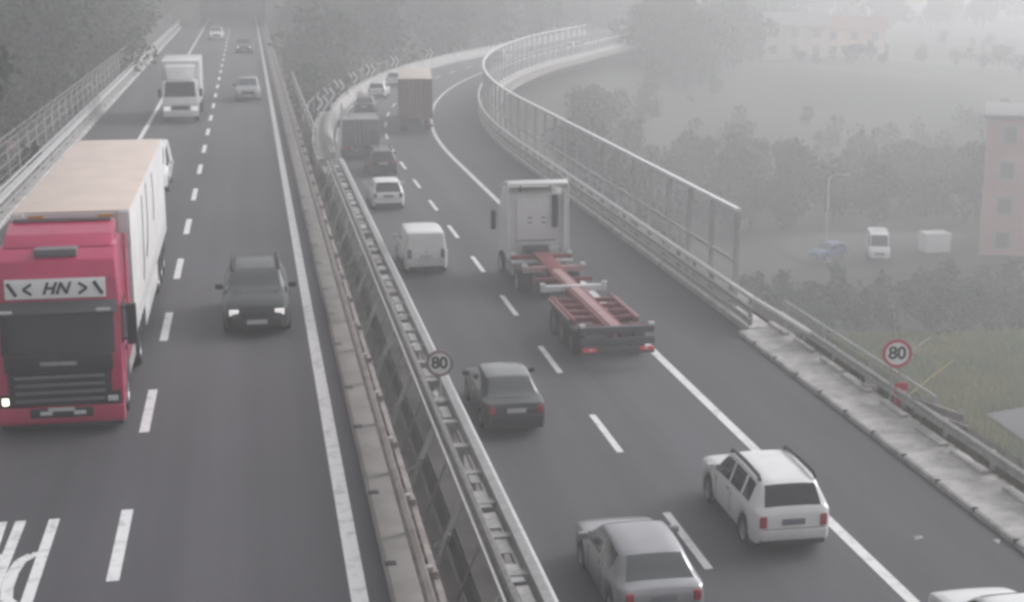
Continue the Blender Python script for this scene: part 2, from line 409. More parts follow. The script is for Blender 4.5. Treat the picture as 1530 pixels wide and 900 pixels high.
# ------------------------------------------------------------------ right carriageway (z = ZR, curves right beyond y = 95)
o = sweep(MB(), rect(4.6, 13.0, ZR - .4, ZR), -30, S_END).build('right_road', 'asph_r'); roadR = tag(o, kind='structure')
o = sweep(MB(), rect(13.0, 16.9, ZR - .4, ZR - .001), -30, S_END).build('hard_shoulder', 'asph_s'); shR = tag(o, kind='structure')
tag(sweep(MB(), [(4.15, ZR - .02), (4.15, ZR - .7), (6, ZR - 2.1), (16, ZR - 2.1), (18.6, ZR - .7), (18.6, ZR - .05), (16.8, ZR - .42), (4.7, ZR - .42)], -30, S_END).build('right_viaduct_deck', 'conc_d'), kind='structure')
sweep(MB(), rect(12.87 - .135, 12.87 + .135, ZR + .002, ZR + .005), -30, S_END).build('edge_line', 'paint', roadR)
sweep(MB(), rect(5.68 - .06, 5.68 + .06, ZR + .002, ZR + .005), -30, S_END).build('edge_line', 'paint', roadR)
dm2 = with_mat(MB().box(-.095, .095, 0, 3.35, .001, .005).mesh('lane_dash'), 'paint')
pl = []
for k in range(-6, 40):
    s = 28.35 + 7.78 * k; p = P(s, 9.28); pl.append((p.x, p.y, p.z, heading(s + 1.6)))
copies('lane_dash', dm2, roadR, pl)
# median-side barrier of the right viaduct: outer rail, spacer, thick inner beam, braces down into the gap
kerbM = tag(sweep(MB(), rect(4.2, 5.55, ZR - .4, ZR + .10), -30, 92).build('median_kerb', 'conc_d'), 'dirty concrete kerb under the double guard rail of the right carriageway', 'kerb')
db = empty('guard_rail', (0, 0, ZR), 0, 'double steel guard rail with thick pale beam on the median edge of the right carriageway', 'guard rail')
def dsw(name, prof, s0, s1, m): return sweep(MB(), [(o_, z_ - 0) for o_, z_ in prof], s0, s1)
def local_sweep(name, prof, s0, s1, m, parent, dz=0):
    mb = sweep(MB(), prof, s0, s1); mb.v = [(a, b, c - ZR) for a, b, c in mb.v]; return mb.build(name, m, parent)
zt = ZR + .82
local_sweep('thick_beam', [(5.04, zt - .16), (5.34, zt - .16), (5.38, zt - .05), (5.35, zt + .12), (5.26, zt + .16), (5.08, zt + .12)], 4, 89, 'galv', db)
local_sweep('inner_beam', wbeam(4.62, zt - .02, .30, .09, -1), 4, 89, 'galv_d', db)
local_sweep('thin_rail', rect(4.34, 4.40, zt - .02, zt + .06), 4, 89, 'galv', db)
local_sweep('lower_rail', rect(5.08, 5.16, ZR + .30, ZR + .42), 4, 89, 'galv_d', db)
pm = with_mat(MB().box(-.06, .06, -.07, .07, .10, .80).mesh('post'), 'galv_d')
copies('post', pm, db, [(4.86, y, 0) for y in np.arange(5, 89, 2.0)])
pm = with_mat(MB().box(-.23, .22, -.13, .13, .62, .84).mesh('spacer_block'), 'galv_d')
copies('spacer_block', pm, db, [(4.90, y, 0) for y in np.arange(5, 89, 2.0)])
for k, y in enumerate(np.arange(5.6, 88, 1.35)):
    if random.random() < .18: continue
    o = MB().box(-.13 - random.uniform(0, .05), .10, -random.uniform(.25, .6), random.uniform(.25, .55), .775, .80 + random.uniform(0, .05)).build('cover_plate', 'galv' if random.random() < .25 else ('galv_d' if random.random() < .7 else 'conc_d'), db); o.location = (4.86, y, 0)
bmh = with_mat(MB().tube([(4.38, 0, .80), (4.05, 0, .05), (3.70, 0, -.95)], [.07, .085, .075], 6).tube([(3.62, .6, -.6), (3.98, -.1, -.1), (4.04, -.15, .05)], .045, 6).mesh('brace'), 'galv_b')
copies('brace', bmh, db, [(0, y, 0) for y in np.arange(26.0, 88, 5.3)])
bmh = with_mat(MB().tube([(4.36, 0, .70), (3.75, .1, -.95)], [.03, .03], 6).mesh('stay'), 'galv')
copies('stay', bmh, db, [(0, y, 0) for y in np.arange(28.8, 88, 5.3)])
tag(MB().box(1.60, 4.14, -30, 100, ZR - 1.4, ZR - .92).build('median_slab', 'conc_m'), kind='structure')

# tall thin poles where the double rail ends
for k, (x0, y0, x1, z1, lab) in enumerate(((4.25, 86.0, 5.35, .8, 'leaning thin steel pole behind the far end of the double guard rail'),
                                       (4.75, 87.5, 5.35, 1.0, 'thinner leaning steel pole beside the first, by the grey lorry'))):
    o = MB().tube([(0, 0, -1.2), (x1 - x0, 1.5, z1 - ZR)], [.07, .045], 8).tube([(-.08, 0, -1.2), (.1, .1, -1.1)], .1, 8).build('steel_pole', 'galv')
    o.location = (x0, y0, ZR); tag(o, lab, 'pole')

# concrete wall round the outside of the bend, with chevron boards
wallO = tag(sweep(MB(), [(3.9, ZR - .8), (5.45, ZR - .4), (5.40, ZR + .30), (5.15, ZR + .95), (4.75, ZR + .95), (4.4, ZR + .55), (3.9, ZR + .5)], 92.4, 255).build('concrete_wall', 'conc'),
            'pale concrete barrier wall round the outside of the bend', 'wall')
sweep(MB(), rect(4.95, 5.03, ZR + 1.02, ZR + 1.10), 92.4, 255).build('top_rail', 'galv', wallO)
fo = empty('rail_fence', (0, 0, ZR), 0, 'low rail fence standing behind the chevron boards on the bend', 'fence')
mb = sweep(MB(), rect(3.25, 3.31, ZR + 1.55, ZR + 1.62), 104, 170); mb.v = [(a, b, c - ZR) for a, b, c in mb.v]; mb.build('top_rail', 'galv_d', fo)
pm = with_mat(MB().box(-.05, .05, -.05, .05, -.8, 1.6).mesh('post'), 'galv_d')
copies('post', pm, fo, [(*P(s, 3.28, 0)[:2], 0, heading(s)) for s in np.arange(104, 171, 6)])
ords = ['nearest', 'second', 'third', 'fourth', 'fifth', 'sixth', 'farthest']
for k, s in enumerate((117, 124, 132, 141, 151, 163, 178)):
    p = P(s, 4.35); rt = empty('chevron_board', p, heading(s) + R(4), f'{ords[k]} black and white chevron board on the outside of the bend', 'road sign', 'chevron boards round the bend')
    B('board', 'signk', rt, -.62, .62, -.02, .02, .95, 2.25, .01)
    mb = MB()
    for u in (-.30, .18):
        for sg in (-1, 1): mb.bar((u - .12, -.028 - .001 * sg, 1.60 + sg * .58), (u + .30, -.028 - .001 * sg, 1.60), .012, .24, up=(0, 0, 1))
    mb.build('chevron', 'signw', rt)
    MB().tube([(-.35, .05, .3), (-.35, .05, 2.1)], .04, 6).build('post', 'galv_d', rt); MB().tube([(.35, .05, .3), (.35, .05, 2.1)], .04, 6).build('post', 'galv_d', rt)

# valley side: pale concrete kerb slab with weep holes, then guard rail
kerbV = tag(sweep(MB(), [(16.36, ZR - .4), (16.36, ZR + .12), (16.42, ZR + .15), (17.75, ZR + .22), (17.95, ZR + .22), (17.95, ZR - .4)], -30, 47.6).build('verge_slab', 'conc'),
            'broad pale concrete kerb slab beside the hard shoulder', 'kerb')
gm = with_mat(MB().box(-.05, .06, -.05, .05, .02, .165).mesh('weep_hole'), 'black')
copies('weep_hole', gm, kerbV, [(16.41, y, ZR) for y in np.arange(24.5, 47, 1.95)])
# concrete coping blocks along the back of the slab, uneven
for k in range(9):
    y = 27.5 + k * 2.35 + random.uniform(-.2, .2)
    o = B('coping_block', 'conc', kerbV, 17.56 + random.uniform(-.05, .05), 17.78, y, y + 1.75 + random.uniform(-.4, .25), ZR + .2, ZR + .30 + random.uniform(0, .06), .02)
tag(sweep(MB(), rect(17.95, 19.3, ZR - .3, ZR + .08), -30, 52).build('earth_verge', 'earth'), kind='structure')
r3 = empty('guard_rail', (17.86, 0, ZR), 0, 'weathered guard rail along the back of the concrete slab by the valley', 'guard rail')
MB().prism_y([(a, b) for a, b in wbeam(0, .66, .30, .08, -1)], 8, 47.5).build('beam', 'galv_d', r3)
pm = with_mat(MB().box(.0, .09, -.06, .06, .1, .80).mesh('post'), 'galv_d')
copies('post', pm, r3, [(0, y, 0) for y in np.arange(9, 47.5, 2.6)])
hr2 = empty('handrail', (18.5, 0, ZR), 0, 'thin handrail with slender posts behind the guard rail, beside the noise barrier', 'handrail')
MB().tube([(-.3, 36.2, 1.02), (-.3, 48, 1.02)], .035, 6).build('top_rail', 'galv', hr2); MB().tube([(-.3, 36.2, .55), (-.3, 48, .55)], .025, 6).build('middle_rail', 'galv_d', hr2)
pm = with_mat(MB().box(-.345, -.255, -.05, .05, -.3, 1.0).mesh('post'), 'galv')
copies('post', pm, hr2, [(0, y, 0) for y in (36.3, 40.6, 44.4, 47.8)])

# bridge parapet rail in front of the noise barrier
base2 = tag(sweep(MB(), [(16.75, ZR - .4), (16.75, ZR + .18), (16.80, ZR + .22), (17.6, ZR + .22), (17.6, ZR - .4)], 47.6, 262).build('parapet_kerb', 'conc'),
            'concrete parapet kerb running under the noise barrier round the bend', 'kerb')
pr = empty('parapet_rail', (0, 0, ZR), 0, 'bright triple steel parapet rail in front of the noise barrier', 'guard rail')
local_sweep('top_tube', [(16.84 + .085 * cos(t), ZR + 1.28 + .085 * sin(t)) for t in np.arange(0, 2 * pi, pi / 4)], 47.4, 262, 'galv_b', pr)
local_sweep('middle_beam', wbeam(16.84, ZR + .82, .30, .09, -1), 47.6, 262, 'galv_d', pr)
local_sweep('lower_beam', wbeam(16.82, ZR + .42, .24, .07, -1), 47.6, 262, 'galv_d', pr)
MB().tube([(16.84, 47.6, 1.28), (17.2, 46.2, 1.10), (17.84, 44.6, .72)], .08, 8).build('end_tube', 'galv_b', pr)
pm = with_mat(MB().box(.0, .12, -.06, .06, .2, 1.26).mesh('post'), 'galv_d')
copies('post', pm, pr, [(*P(s, 16.86, 0)[:2], 0, heading(s)) for s in np.arange(48, 225, 2.25)])

# noise barrier: posts every 3 m, clear panels above and below a middle rail, bright coping
nb = empty('noise_barrier', (0, 0, ZR), 0, 'tall clear-panelled noise barrier with bright top rail following the bend', 'noise barrier')
NBO, NBT, NBS = 17.28, 3.84, 50.8
local_sweep('top_rail', rect(NBO - .09, NBO + .09, ZR + NBT - .05, ZR + NBT + .06), NBS - .08, 206, 'galv_b', nb)
post_s = [NBS + 3.0 * k for k in range(52)]
pm = with_mat(MB().box(-.08, .08, -.08, .08, .2, NBT - .05).mesh('post'), 'galv')
copies('post', pm, nb, [(*P(s, NBO, 0)[:2], 0, heading(s)) for s in post_s])
up_ = with_mat(MB().box(-.012, .012, .10, 2.88, 1.97, NBT - .08).mesh('clear_panel'), 'pane')
lo_ = with_mat(MB().box(-.012, .012, .10, 2.88, .36, 1.84).mesh('clear_panel'), 'pane')
br_ = with_mat(MB().box(-.04, .04, .08, 2.92, 1.86, 1.95).mesh('cross_rail'), 'galv_d')
for s in post_s[:-1]:
    a = P(s, NBO, 0); b = P(s + 3.0, NBO, 0); rz = math.atan2(-(b.x - a.x), b.y - a.y)
    for m_, n_ in ((up_, 'clear_panel'), (lo_, 'clear_panel'), (br_, 'cross_rail')):
        copies(n_, m_, nb, [(a.x, a.y, 0, rz)])
local_sweep('bottom_rail', rect(NBO - .06, NBO + .06, ZR + .22, ZR + .34), NBS, 203.5, 'galv', nb)

# ------------------------------------------------------------------ tunnel mouth at the end of the left carriageway
tp = empty('tunnel_portal', (-1.9, 213, 0), 0, 'grey concrete tunnel mouth where the left carriageway enters the hill', 'tunnel')
outer = [(-13, -2), (-13, 6.5), (-10, 8), (9, 8), (12, 6.5), (12, -2)]
mb = MB()
mb.box(-16, -4.55, 0, 1.0, -3, 8.2); mb.box(4.4, 13, 0, 1.0, -5, 8.2); mb.box(-4.55, 4.4, 0, 1.0, 5.0, 8.2)
mb.build('portal_wall', 'conc_d', tp, .03)
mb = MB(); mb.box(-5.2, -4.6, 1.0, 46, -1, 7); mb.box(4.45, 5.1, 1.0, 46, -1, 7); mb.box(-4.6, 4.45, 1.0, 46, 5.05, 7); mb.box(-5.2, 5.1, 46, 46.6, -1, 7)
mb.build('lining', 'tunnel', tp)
MB().box(-4.56, 4.41, -.10, .0, 4.7, 5.1).build('portal_beam', 'conc', tp, .02)

# ------------------------------------------------------------------ vehicles
def wheel(parent, x, y, r, wd, side, hub='rim'):
    n = 20; prof = [(-wd / 2, r * .62), (-wd / 2, r * .93), (-wd * .36, r), (wd * .36, r), (wd / 2, r * .93), (wd / 2, r * .62)]
    vs = []; fs = []
    for k in range(n):
        t = 2 * pi * k / n
        for a, q in prof: vs.append((a, q * cos(t), q * sin(t)))
    m = len(prof)
    for k in range(n):
        k2 = (k + 1) % n
        for j in range(m - 1): fs.append((k * m + j, k * m + j + 1, k2 * m + j + 1, k2 * m + j))
    o = MB().add(vs, fs).build('wheel', 'rubber', parent, smooth=50); o.location = (x, y, r)
    vs = [(side * wd * .42, 0, 0)]; fs = []; q = r * .64
    vs += [(side * wd * .44, q * .35 * cos(2 * pi * k / 16), q * .35 * sin(2 * pi * k / 16)) for k in range(16)]
    vs += [(side * wd * .30, q * .8 * cos(2 * pi * k / 16), q * .8 * sin(2 * pi * k / 16)) for k in range(16)]
    vs += [(side * wd * .47, q * cos(2 * pi * k / 16), q * sin(2 * pi * k / 16)) for k in range(16)]
    for k in range(16):
        k2 = (k + 1) % 16; fs += [(0, 1 + k, 1 + k2), (1 + k, 17 + k, 17 + k2, 1 + k2), (17 + k, 33 + k, 33 + k2, 17 + k2)]
    MB().add(vs, fs).build('rim', hub, o, smooth=40)
    return o

# body shapes: y from the rear bumper, top height, top half-width factor, belt height, width factor, top flag, side flag
SHAPES = {
 'suv': dict(L=4.25, W=1.82, sill=.30, r=.345, wy=(.80, 3.42), st=[
   (0, .95, .80, .92, .93, '', ''), (.04, 1.04, .86, 1.01, .965, '', ''), (.09, 1.12, .83, 1.04, .98, 'R', ''), (.36, 1.535, .70, 1.05, .995, '', ''), (.55, 1.60, .715, 1.05, 1, '', 's'),
   (1.00, 1.63, .725, 1.045, 1, '', ''), (1.12, 1.635, .73, 1.04, 1, '', 's'), (1.84, 1.64, .73, 1.03, 1, '', ''), (1.95, 1.635, .73, 1.025, 1, '', 's'),
   (2.45, 1.59, .71, 1.01, 1, 'W', 's'), (3.10, 1.12, .84, 1.01, .99, '', ''), (3.60, 1.07, .85, .98, .985, '', ''), (4.10, .95, .84, .89, .97, '', ''), (4.25, .70, .78, .66, .92, '', '')]),
 'sedan': dict(L=4.50, W=1.76, sill=.22, r=.315, wy=(.92, 3.60), st=[
   (0, .80, .80, .78, .90, '', ''), (.05, .93, .86, .90, .95, '', ''), (.60, .985, .86, .915, .99, 'R', ''), (1.22, 1.375, .70, .92, 1, '', ''), (1.34, 1.395, .715, .92, 1, '', 's'),
   (2.02, 1.425, .725, .92, 1, '', ''), (2.10, 1.425, .725, .92, 1, '', 's'), (2.58, 1.40, .71, .92, 1, 'W', 's'), (3.30, .97, .84, .91, .99, '', ''), (3.85, .91, .83, .86, .97, '', ''),
   (4.38, .78, .80, .74, .92, '', ''), (4.50, .58, .74, .54, .85, '', '')]),
 'liftback': dict(L=4.30, W=1.78, sill=.22, r=.315, wy=(.82, 3.42), st=[
   (0, .84, .80, .82, .92, '', ''), (.05, .95, .88, .92, .96, '', ''), (.30, 1.03, .86, .95, .99, 'R', ''), (.80, 1.37, .70, .95, 1, '', ''), (.98, 1.41, .715, .95, 1, '', 's'),
   (1.72, 1.455, .725, .945, 1, '', ''), (1.80, 1.455, .725, .94, 1, '', 's'), (2.32, 1.43, .715, .935, 1, 'W', 's'), (3.12, 1.00, .84, .93, .99, '', ''), (3.65, .94, .83, .88, .97, '', ''),
   (4.18, .79, .80, .75, .93, '', ''), (4.30, .58, .74, .54, .87, '', '')]),
 'hatch': dict(L=4.10, W=1.74, sill=.22, r=.31, wy=(.72, 3.28), st=[
   (0, .86, .80, .84, .90, '', ''), (.06, .96, .85, .94, .96, 'R', ''), (.52, 1.40, .72, .95, .99, '', ''), (.66, 1.43, .735, .95, 1, '', 's'), (1.50, 1.475, .745, .94, 1, '', ''), (1.58, 1.475, .745, .94, 1, '', 's'),
   (2.25, 1.44, .73, .93, 1, 'W', 's'), (3.00, 1.00, .84, .92, .99, '', ''), (3.50, .93, .83, .87, .97, '', ''), (3.98, .78, .80, .74, .92, '', ''), (4.10, .58, .74, .54, .86, '', '')]),
 'van': dict(L=4.30, W=1.82, sill=.26, r=.32, wy=(.75, 3.45), st=[
   (0, 1.00, .88, .98, .955, '', ''), (.03, 1.08, .90, 1.06, .975, '', ''), (.12, 1.73, .83, 1.08, .99, '', ''), (.28, 1.80, .83, 1.08, 1, '', ''), (1.75, 1.83, .83, 1.06, 1, '', ''), (1.85, 1.82, .83, 1.05, 1, '', 's'),
   (2.62, 1.76, .80, 1.03, 1, 'W', 's'), (3.30, 1.12, .85, 1.02, .99, '', ''), (3.75, 1.03, .83, .96, .97, '', ''), (4.20, .86, .80, .80, .92, '', ''), (4.30, .62, .74, .58, .86, '', '')]),
 'bigvan': dict(L=5.4, W=2.0, sill=.30, r=.35, wy=(1.0, 4.35), st=[
   (0, 1.15, .90, 1.12, .96, '', ''), (.03, 1.25, .92, 1.22, .98, '', ''), (.08, 2.20, .85, 1.25, .99, '', ''), (.25, 2.32, .85, 1.25, 1, '', ''), (3.1, 2.36, .85, 1.22, 1, '', ''), (3.2, 2.34, .84, 1.2, 1, '', 's'),
   (3.9, 2.22, .82, 1.18, 1, 'W', 's'), (4.60, 1.30, .86, 1.16, .99, '', ''), (4.95, 1.14, .84, 1.06, .97, '', ''), (5.32, .92, .82, .86, .93, '', ''), (5.4, .66, .76, .62, .88, '', '')]),
}
def pchip(xs, ys, q):
    xs = np.array(xs); ys = np.array(ys); h = np.diff(xs); d = np.diff(ys) / h; m = np.zeros(len(xs))
    for i in range(1, len(xs) - 1):
        if d[i - 1] * d[i] > 0: m[i] = 2 * d[i - 1] * d[i] / (d[i - 1] + d[i])
    m[0] = d[0]; m[-1] = d[-1]
    i = int(np.clip(np.searchsorted(xs, q, 'right') - 1, 0, len(xs) - 2)); t = (q - xs[i]) / h[i]
    return float(ys[i] * (2 * t**3 - 3 * t**2 + 1) + h[i] * m[i] * (t**3 - 2 * t**2 + t) + ys[i + 1] * (-2 * t**3 + 3 * t**2) + h[i] * m[i + 1] * (t**3 - t**2))
def car(shape, loc, rz, label, paint, tail='tail', lit=False, plate='plate', rails=False, glass='glass', roof=None, group=None, detail=True, cat='car', name='car', rear_glass=True, bars=False):
    """loc is the ground point under the REAR bumper's centre; local +y is forward"""
    S = SHAPES[shape]; st = S['st']; W = S['W'] / 2; r = S['r']; ra = r * 1.17
    root = empty(name, loc, rz, label, cat, group)
    ysl = set(s[0] for s in st)
    for yc in S['wy']:
        for k in (-1, -.92, -.7, -.35, 0, .35, .7, .92, 1): ysl.add(round(yc + k * ra, 4))
    for k in range(int(S['L'] / .14) + 1):
        q = k * .14 + .01
        if q < S['L'] and all(abs(q - e) > .045 for e in ysl): ysl.add(round(q, 4))
    for q in (.015, .04, .10, .17): ysl.add(q); ysl.add(round(S['L'] - q, 4))
    ysl = sorted(ysl); rings = []; flags = []
    SX = [q[0] for q in st]; cols_ = {q: [e[q] for e in st] for q in (1, 2, 3, 4)}
    for y in ysl:
        i = max(k for k in range(len(st)) if st[k][0] <= y + 1e-9); j = min(i + 1, len(st) - 1)
        a, b = st[i], st[j]; t = 0 if i == j else (y - a[0]) / (b[0] - a[0])
        zt_, wt, zb, wf = [pchip(SX, cols_[q], y) for q in (1, 2, 3, 4)]
        for dd, amt in ((y, .11), (S['L'] - y, .16)):
            if dd < .34: wf *= 1 - amt * (1 - dd / .34) ** 2.2; wt *= 1 - amt * (1 - dd / .34) ** 2.2
        flags.append((a[5], a[6], i))
        zs = S['sill'] + (.10 if y < .08 else 0) + (.0 if y < S['L'] - .2 else .02)
        for yc in S['wy']:
            d = abs(y - yc)
            if d < ra - 1e-6: zs = max(zs, min(r + math.sqrt(ra * ra - d * d), zb - .14))
        wv = W * wf; wr = W * wt
        z1 = min(zs + .10, zb - .10); 
        c4 = (wv * .955, zb); c7 = (wr, zt_ - .045 if zt_ - zb > .2 else zb + (zt_ - zb) * .6)
        bl = .022 if zt_ - zb > .2 else 0
        lp = lambda q: (c4[0] + (c7[0] - c4[0]) * q + bl * 4 * q * (1 - q), c4[1] + (c7[1] - c4[1]) * q)
        rings.append([(wv * .95, zs), (wv * .99, z1), (wv, max(z1 + .01, zs + .5 * (zb - zs))), (wv * .985, zb - .05), c4, lp(.10), lp(.90), c7, (wr * .90, zt_ - .012), (wr * .5, zt_ + .004), (0, zt_ + .008)])
    n = len(rings[0]); V = []
    for y, rg in zip(ysl, rings):
        V += [(x, y, z) for x, z in rg] + [(-x, y, z) for x, z in rg[:-1]][::-1]
    m = 2 * n - 1
    groups = {}
    for i in range(len(ysl) - 1):
        tf, sf, si = flags[i]
        for k in range(m - 1):
            kk = k if k < n - 1 else m - 2 - k; side = 'a' if k < n - 1 else 'b'
            key = 'body'
            if kk == 5 and sf == 's': key = 'side_window' + side + str(si if not (si > 0 and st[si - 1][6] == 's' and st[si][5] == 'W') else si - 1)
            elif kk in (8, 9) and tf == 'W': key = 'windscreen'
            elif kk in (8, 9) and tf == 'R' and rear_glass: key = 'rear_window'
            elif kk in (7, 8, 9) and tf == '' and si > 0 and st[si][1] > st[si][3] + .3 and st[si + 1][1] > st[si + 1][3] + .3 and roof: key = 'roof'
            groups.setdefault(key, []).append((i * m + k, i * m + k + 1, (i + 1) * m + k + 1, (i + 1) * m + k))
        groups['body'].append((i * m, (i + 1) * m, (i + 1) * m + m - 1, i * m + m - 1))
    groups['body'] += [tuple(range(m)), tuple(range((len(ysl) - 1) * m, len(ysl) * m))[::-1]]
    for key, fs in groups.items():
        used = sorted(set(i for f in fs for i in f)); mp = {v: k for k, v in enumerate(used)}
        mb = MB().add([V[i] for i in used], [tuple(mp[i] for i in f) for f in fs])
        nm = 'side_window' if key.startswith('side') else key
        mb.build(nm, paint if nm == 'body' else (roof if nm == 'roof' else glass), root, smooth=32)
    for yc in S['wy']:
        for sd_ in (-1, 1): wheel(root, sd_ * (W - .12), yc, r, .21, sd_)
    B('underbody', 'black', root, -W * .86, W * .86, .15, S['L'] - .15, .20, .42)
    L = S['L']; zb0 = st[1][3]
    # rear lamps, plate, bumper
    hi = {'suv': (.66, .94), 'sedan': (.66, .86), 'liftback': (.68, .90), 'hatch': (.68, .92), 'van': (.72, 1.10), 'bigvan': (.75, 1.2)}[shape]
    for sd_ in (-1, 1):
        xa, xb = sorted((sd_ * W * .66, sd_ * W * .845)); B('tail_lamp', tail, root, xa, xb, -.022, .20, hi[0], hi[1], .035)
    B('number_plate', plate, root, -.26, .26, -.022, .0, hi[0] + .02 if shape != 'suv' else .72, hi[0] + .14 if shape != 'suv' else .86, .004)
    B('rear_bumper', paint if shape in ('sedan', 'hatch', 'liftback') else ('white_d' if paint == 'white' else paint), root, -W * .83, W * .83, -.06, .14, .38, .62, .05)
    B('hatch_seam', 'dark', root, -W * .80, W * .80, -.004, .02, .625, .64)
    B('bumper_skirt', 'black', root, -W * .80, W * .80, -.03, .12, .26, .40, .03)
    # front
    zf = st[-2][1]
    for sd_ in (-1, 1):
        xa, xb = sorted((sd_ * W * .52, sd_ * W * .80)); B('headlamp', 'litw' if lit else 'lamp', root, xa, xb, L - .24, L - .03, zf - .22, zf - .06, .03)
    B('grille', 'black', root, -W * .46, W * .46, L - .06, L + .015, zf - .27, zf - .10, .02)
    B('front_bumper', paint, root, -W * .72, W * .72, L - .12, L + .05, .30, .52, .05)
    B('number_plate', 'plate', root, -.26, .26, L + .05, L + .065, .36, .47)
    if detail:
        ym = [s[0] for s in st if s[5] == 'W'][0] + .33; zm = st[-4][3] + .05
        for sd_ in (-1, 1):
            xa, xb = sorted((sd_ * (W - .02), sd_ * (W + .19))); B('mirror', paint if paint not in ('white',) else 'white', root, xa, xb, ym, ym + .11, zm, zm + .15, .035)
            B('door_handle', 'dark' if paint in ('white', 'silver') else 'galv_d', root, *sorted((sd_ * W * .985, sd_ * (W + .012))), ym - 1.02, ym - .84, zm - .12, zm - .08, .006)
            for q in (ym - .05, ym - 1.10):
                B('door_seam', 'dark', root, *sorted((sd_ * W * .985, sd_ * (W + .003))), q, q + .012, S['sill'] + .16, zm - .12)
        if shape == 'bigvan' or not rear_glass:
            B('door_seam', 'dark', root, -.008, .008, -.006, .03, .62, zb0 + .02)
    if rails:
        ztop = max(s[1] for s in st)
        for sd_ in (-1, 1):
            x = sd_ * W * .70
            MB().tube([(x, .48, ztop - .04), (x, .58, ztop + .05), (x, 1.5, ztop + .075), (x, 2.35, ztop + .05), (x, 2.45, ztop - .04)], .045, 6).build('roof_rail', 'black', root, smooth=40)
    if bars:
        ztop = max(s[1] for s in st)
        for q in (.9, 2.1):
            B('roof_bar', 'white_d', root, -W * .72, W * .72, q, q + .09, ztop + .06, ztop + .10, .01)
            for sd_ in (-1, 1): B('bar_foot', 'black', root, *sorted((sd_ * W * .60, sd_ * W * .74)), q, q + .09, ztop - .05, ztop + .11, .01)
    return root

def on_left(x, front_y): return (x, front_y, 0)
# ---- right carriageway (driving away): rear bumper points
def rc(off, s): p = P(s, off); return (p.x, p.y, p.z), heading(s + 2)
def rcar(shape, off, s, label, paint, **k):
    loc, h = rc(off, s); return car(shape, loc, h + k.pop('turn', 0), label, paint, **k)
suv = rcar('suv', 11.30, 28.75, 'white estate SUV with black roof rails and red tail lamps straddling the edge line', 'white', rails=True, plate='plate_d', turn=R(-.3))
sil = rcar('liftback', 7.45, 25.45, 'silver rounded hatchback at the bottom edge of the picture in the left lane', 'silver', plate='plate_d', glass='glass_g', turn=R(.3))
drk = rcar('sedan', 6.80, 37.9, 'dark green-grey saloon beside the faded speed limit sign', 'dgreen', glass='glass_g', roof='dgreen_r')
cor = rcar('hatch', 13.35, 20.85, 'white car cut off by the bottom right corner, only its roof showing', 'white')
van = rcar('van', 6.85, 59.2, 'plain white panel van with blank rear doors in the left lane', 'white', rear_glass=False, cat='van', name='panel_van', tail='mgrey')
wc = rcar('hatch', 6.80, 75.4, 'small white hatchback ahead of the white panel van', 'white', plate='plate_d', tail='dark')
dk2 = rcar('hatch', 7.65, 87.8, 'dark car with a pale roof bar ahead of the white hatchback', 'dgrey', bars=True)
c3 = rcar('sedan', 7.35, 122.5, 'dark car entering the bend ahead of the grey lorry', 'dgrey', detail=False)
c4 = rcar('hatch', 7.15, 137.0, 'second car into the bend, white with a dark rear window', 'white', detail=False)
c5 = rcar('hatch', 7.0, 149.5, 'third car into the bend, white, beside the front of the beige lorry', 'white', detail=False)
c6 = rcar('hatch', 10.8, 186.0, 'far white car in the bend between the beige lorry and the noise barrier', 'white', detail=False, lit=True)
c7 = rcar('hatch', 14.5, 207.0, 'far white car showing behind the top of the noise barrier at the bend', 'white', detail=False)
# ---- left carriageway (coming towards the camera): rotate by pi; rear point lies L further away
def lcar(shape, x, yfront, label, paint, **k): return car(shape, (x, yfront + SHAPES[shape]['L'], 0), pi, label, paint, **k)
dsv = lcar('hatch', -.06, 37.2, 'dark grey hatchback with headlamps on in the lane beside the red lorry', 'dgrey', lit=True, rails=True, glass='glass_g')
wv = lcar('van', -4.36, 61.6, 'white van mostly hidden behind the trailer of the red lorry', 'white', cat='van', name='panel_van')
gc = lcar('hatch', -.16, 101.3, 'pale grey car coming along the lane nearest the median', 'silver', lit=False, glass='glass_g')
dc = lcar('sedan', -.45, 152.6, 'far dark car in the lane nearest the median', 'dgrey', detail=False, lit=True)
fw_ = lcar('hatch', -3.65, 178.0, 'farthest white car near the tunnel mouth', 'white', detail=False, lit=True)

def tw(parent, x, y, r=.50, wd=.30, side=1, dual=False): return wheel(parent, x, y, r, wd if not dual else .56, side)

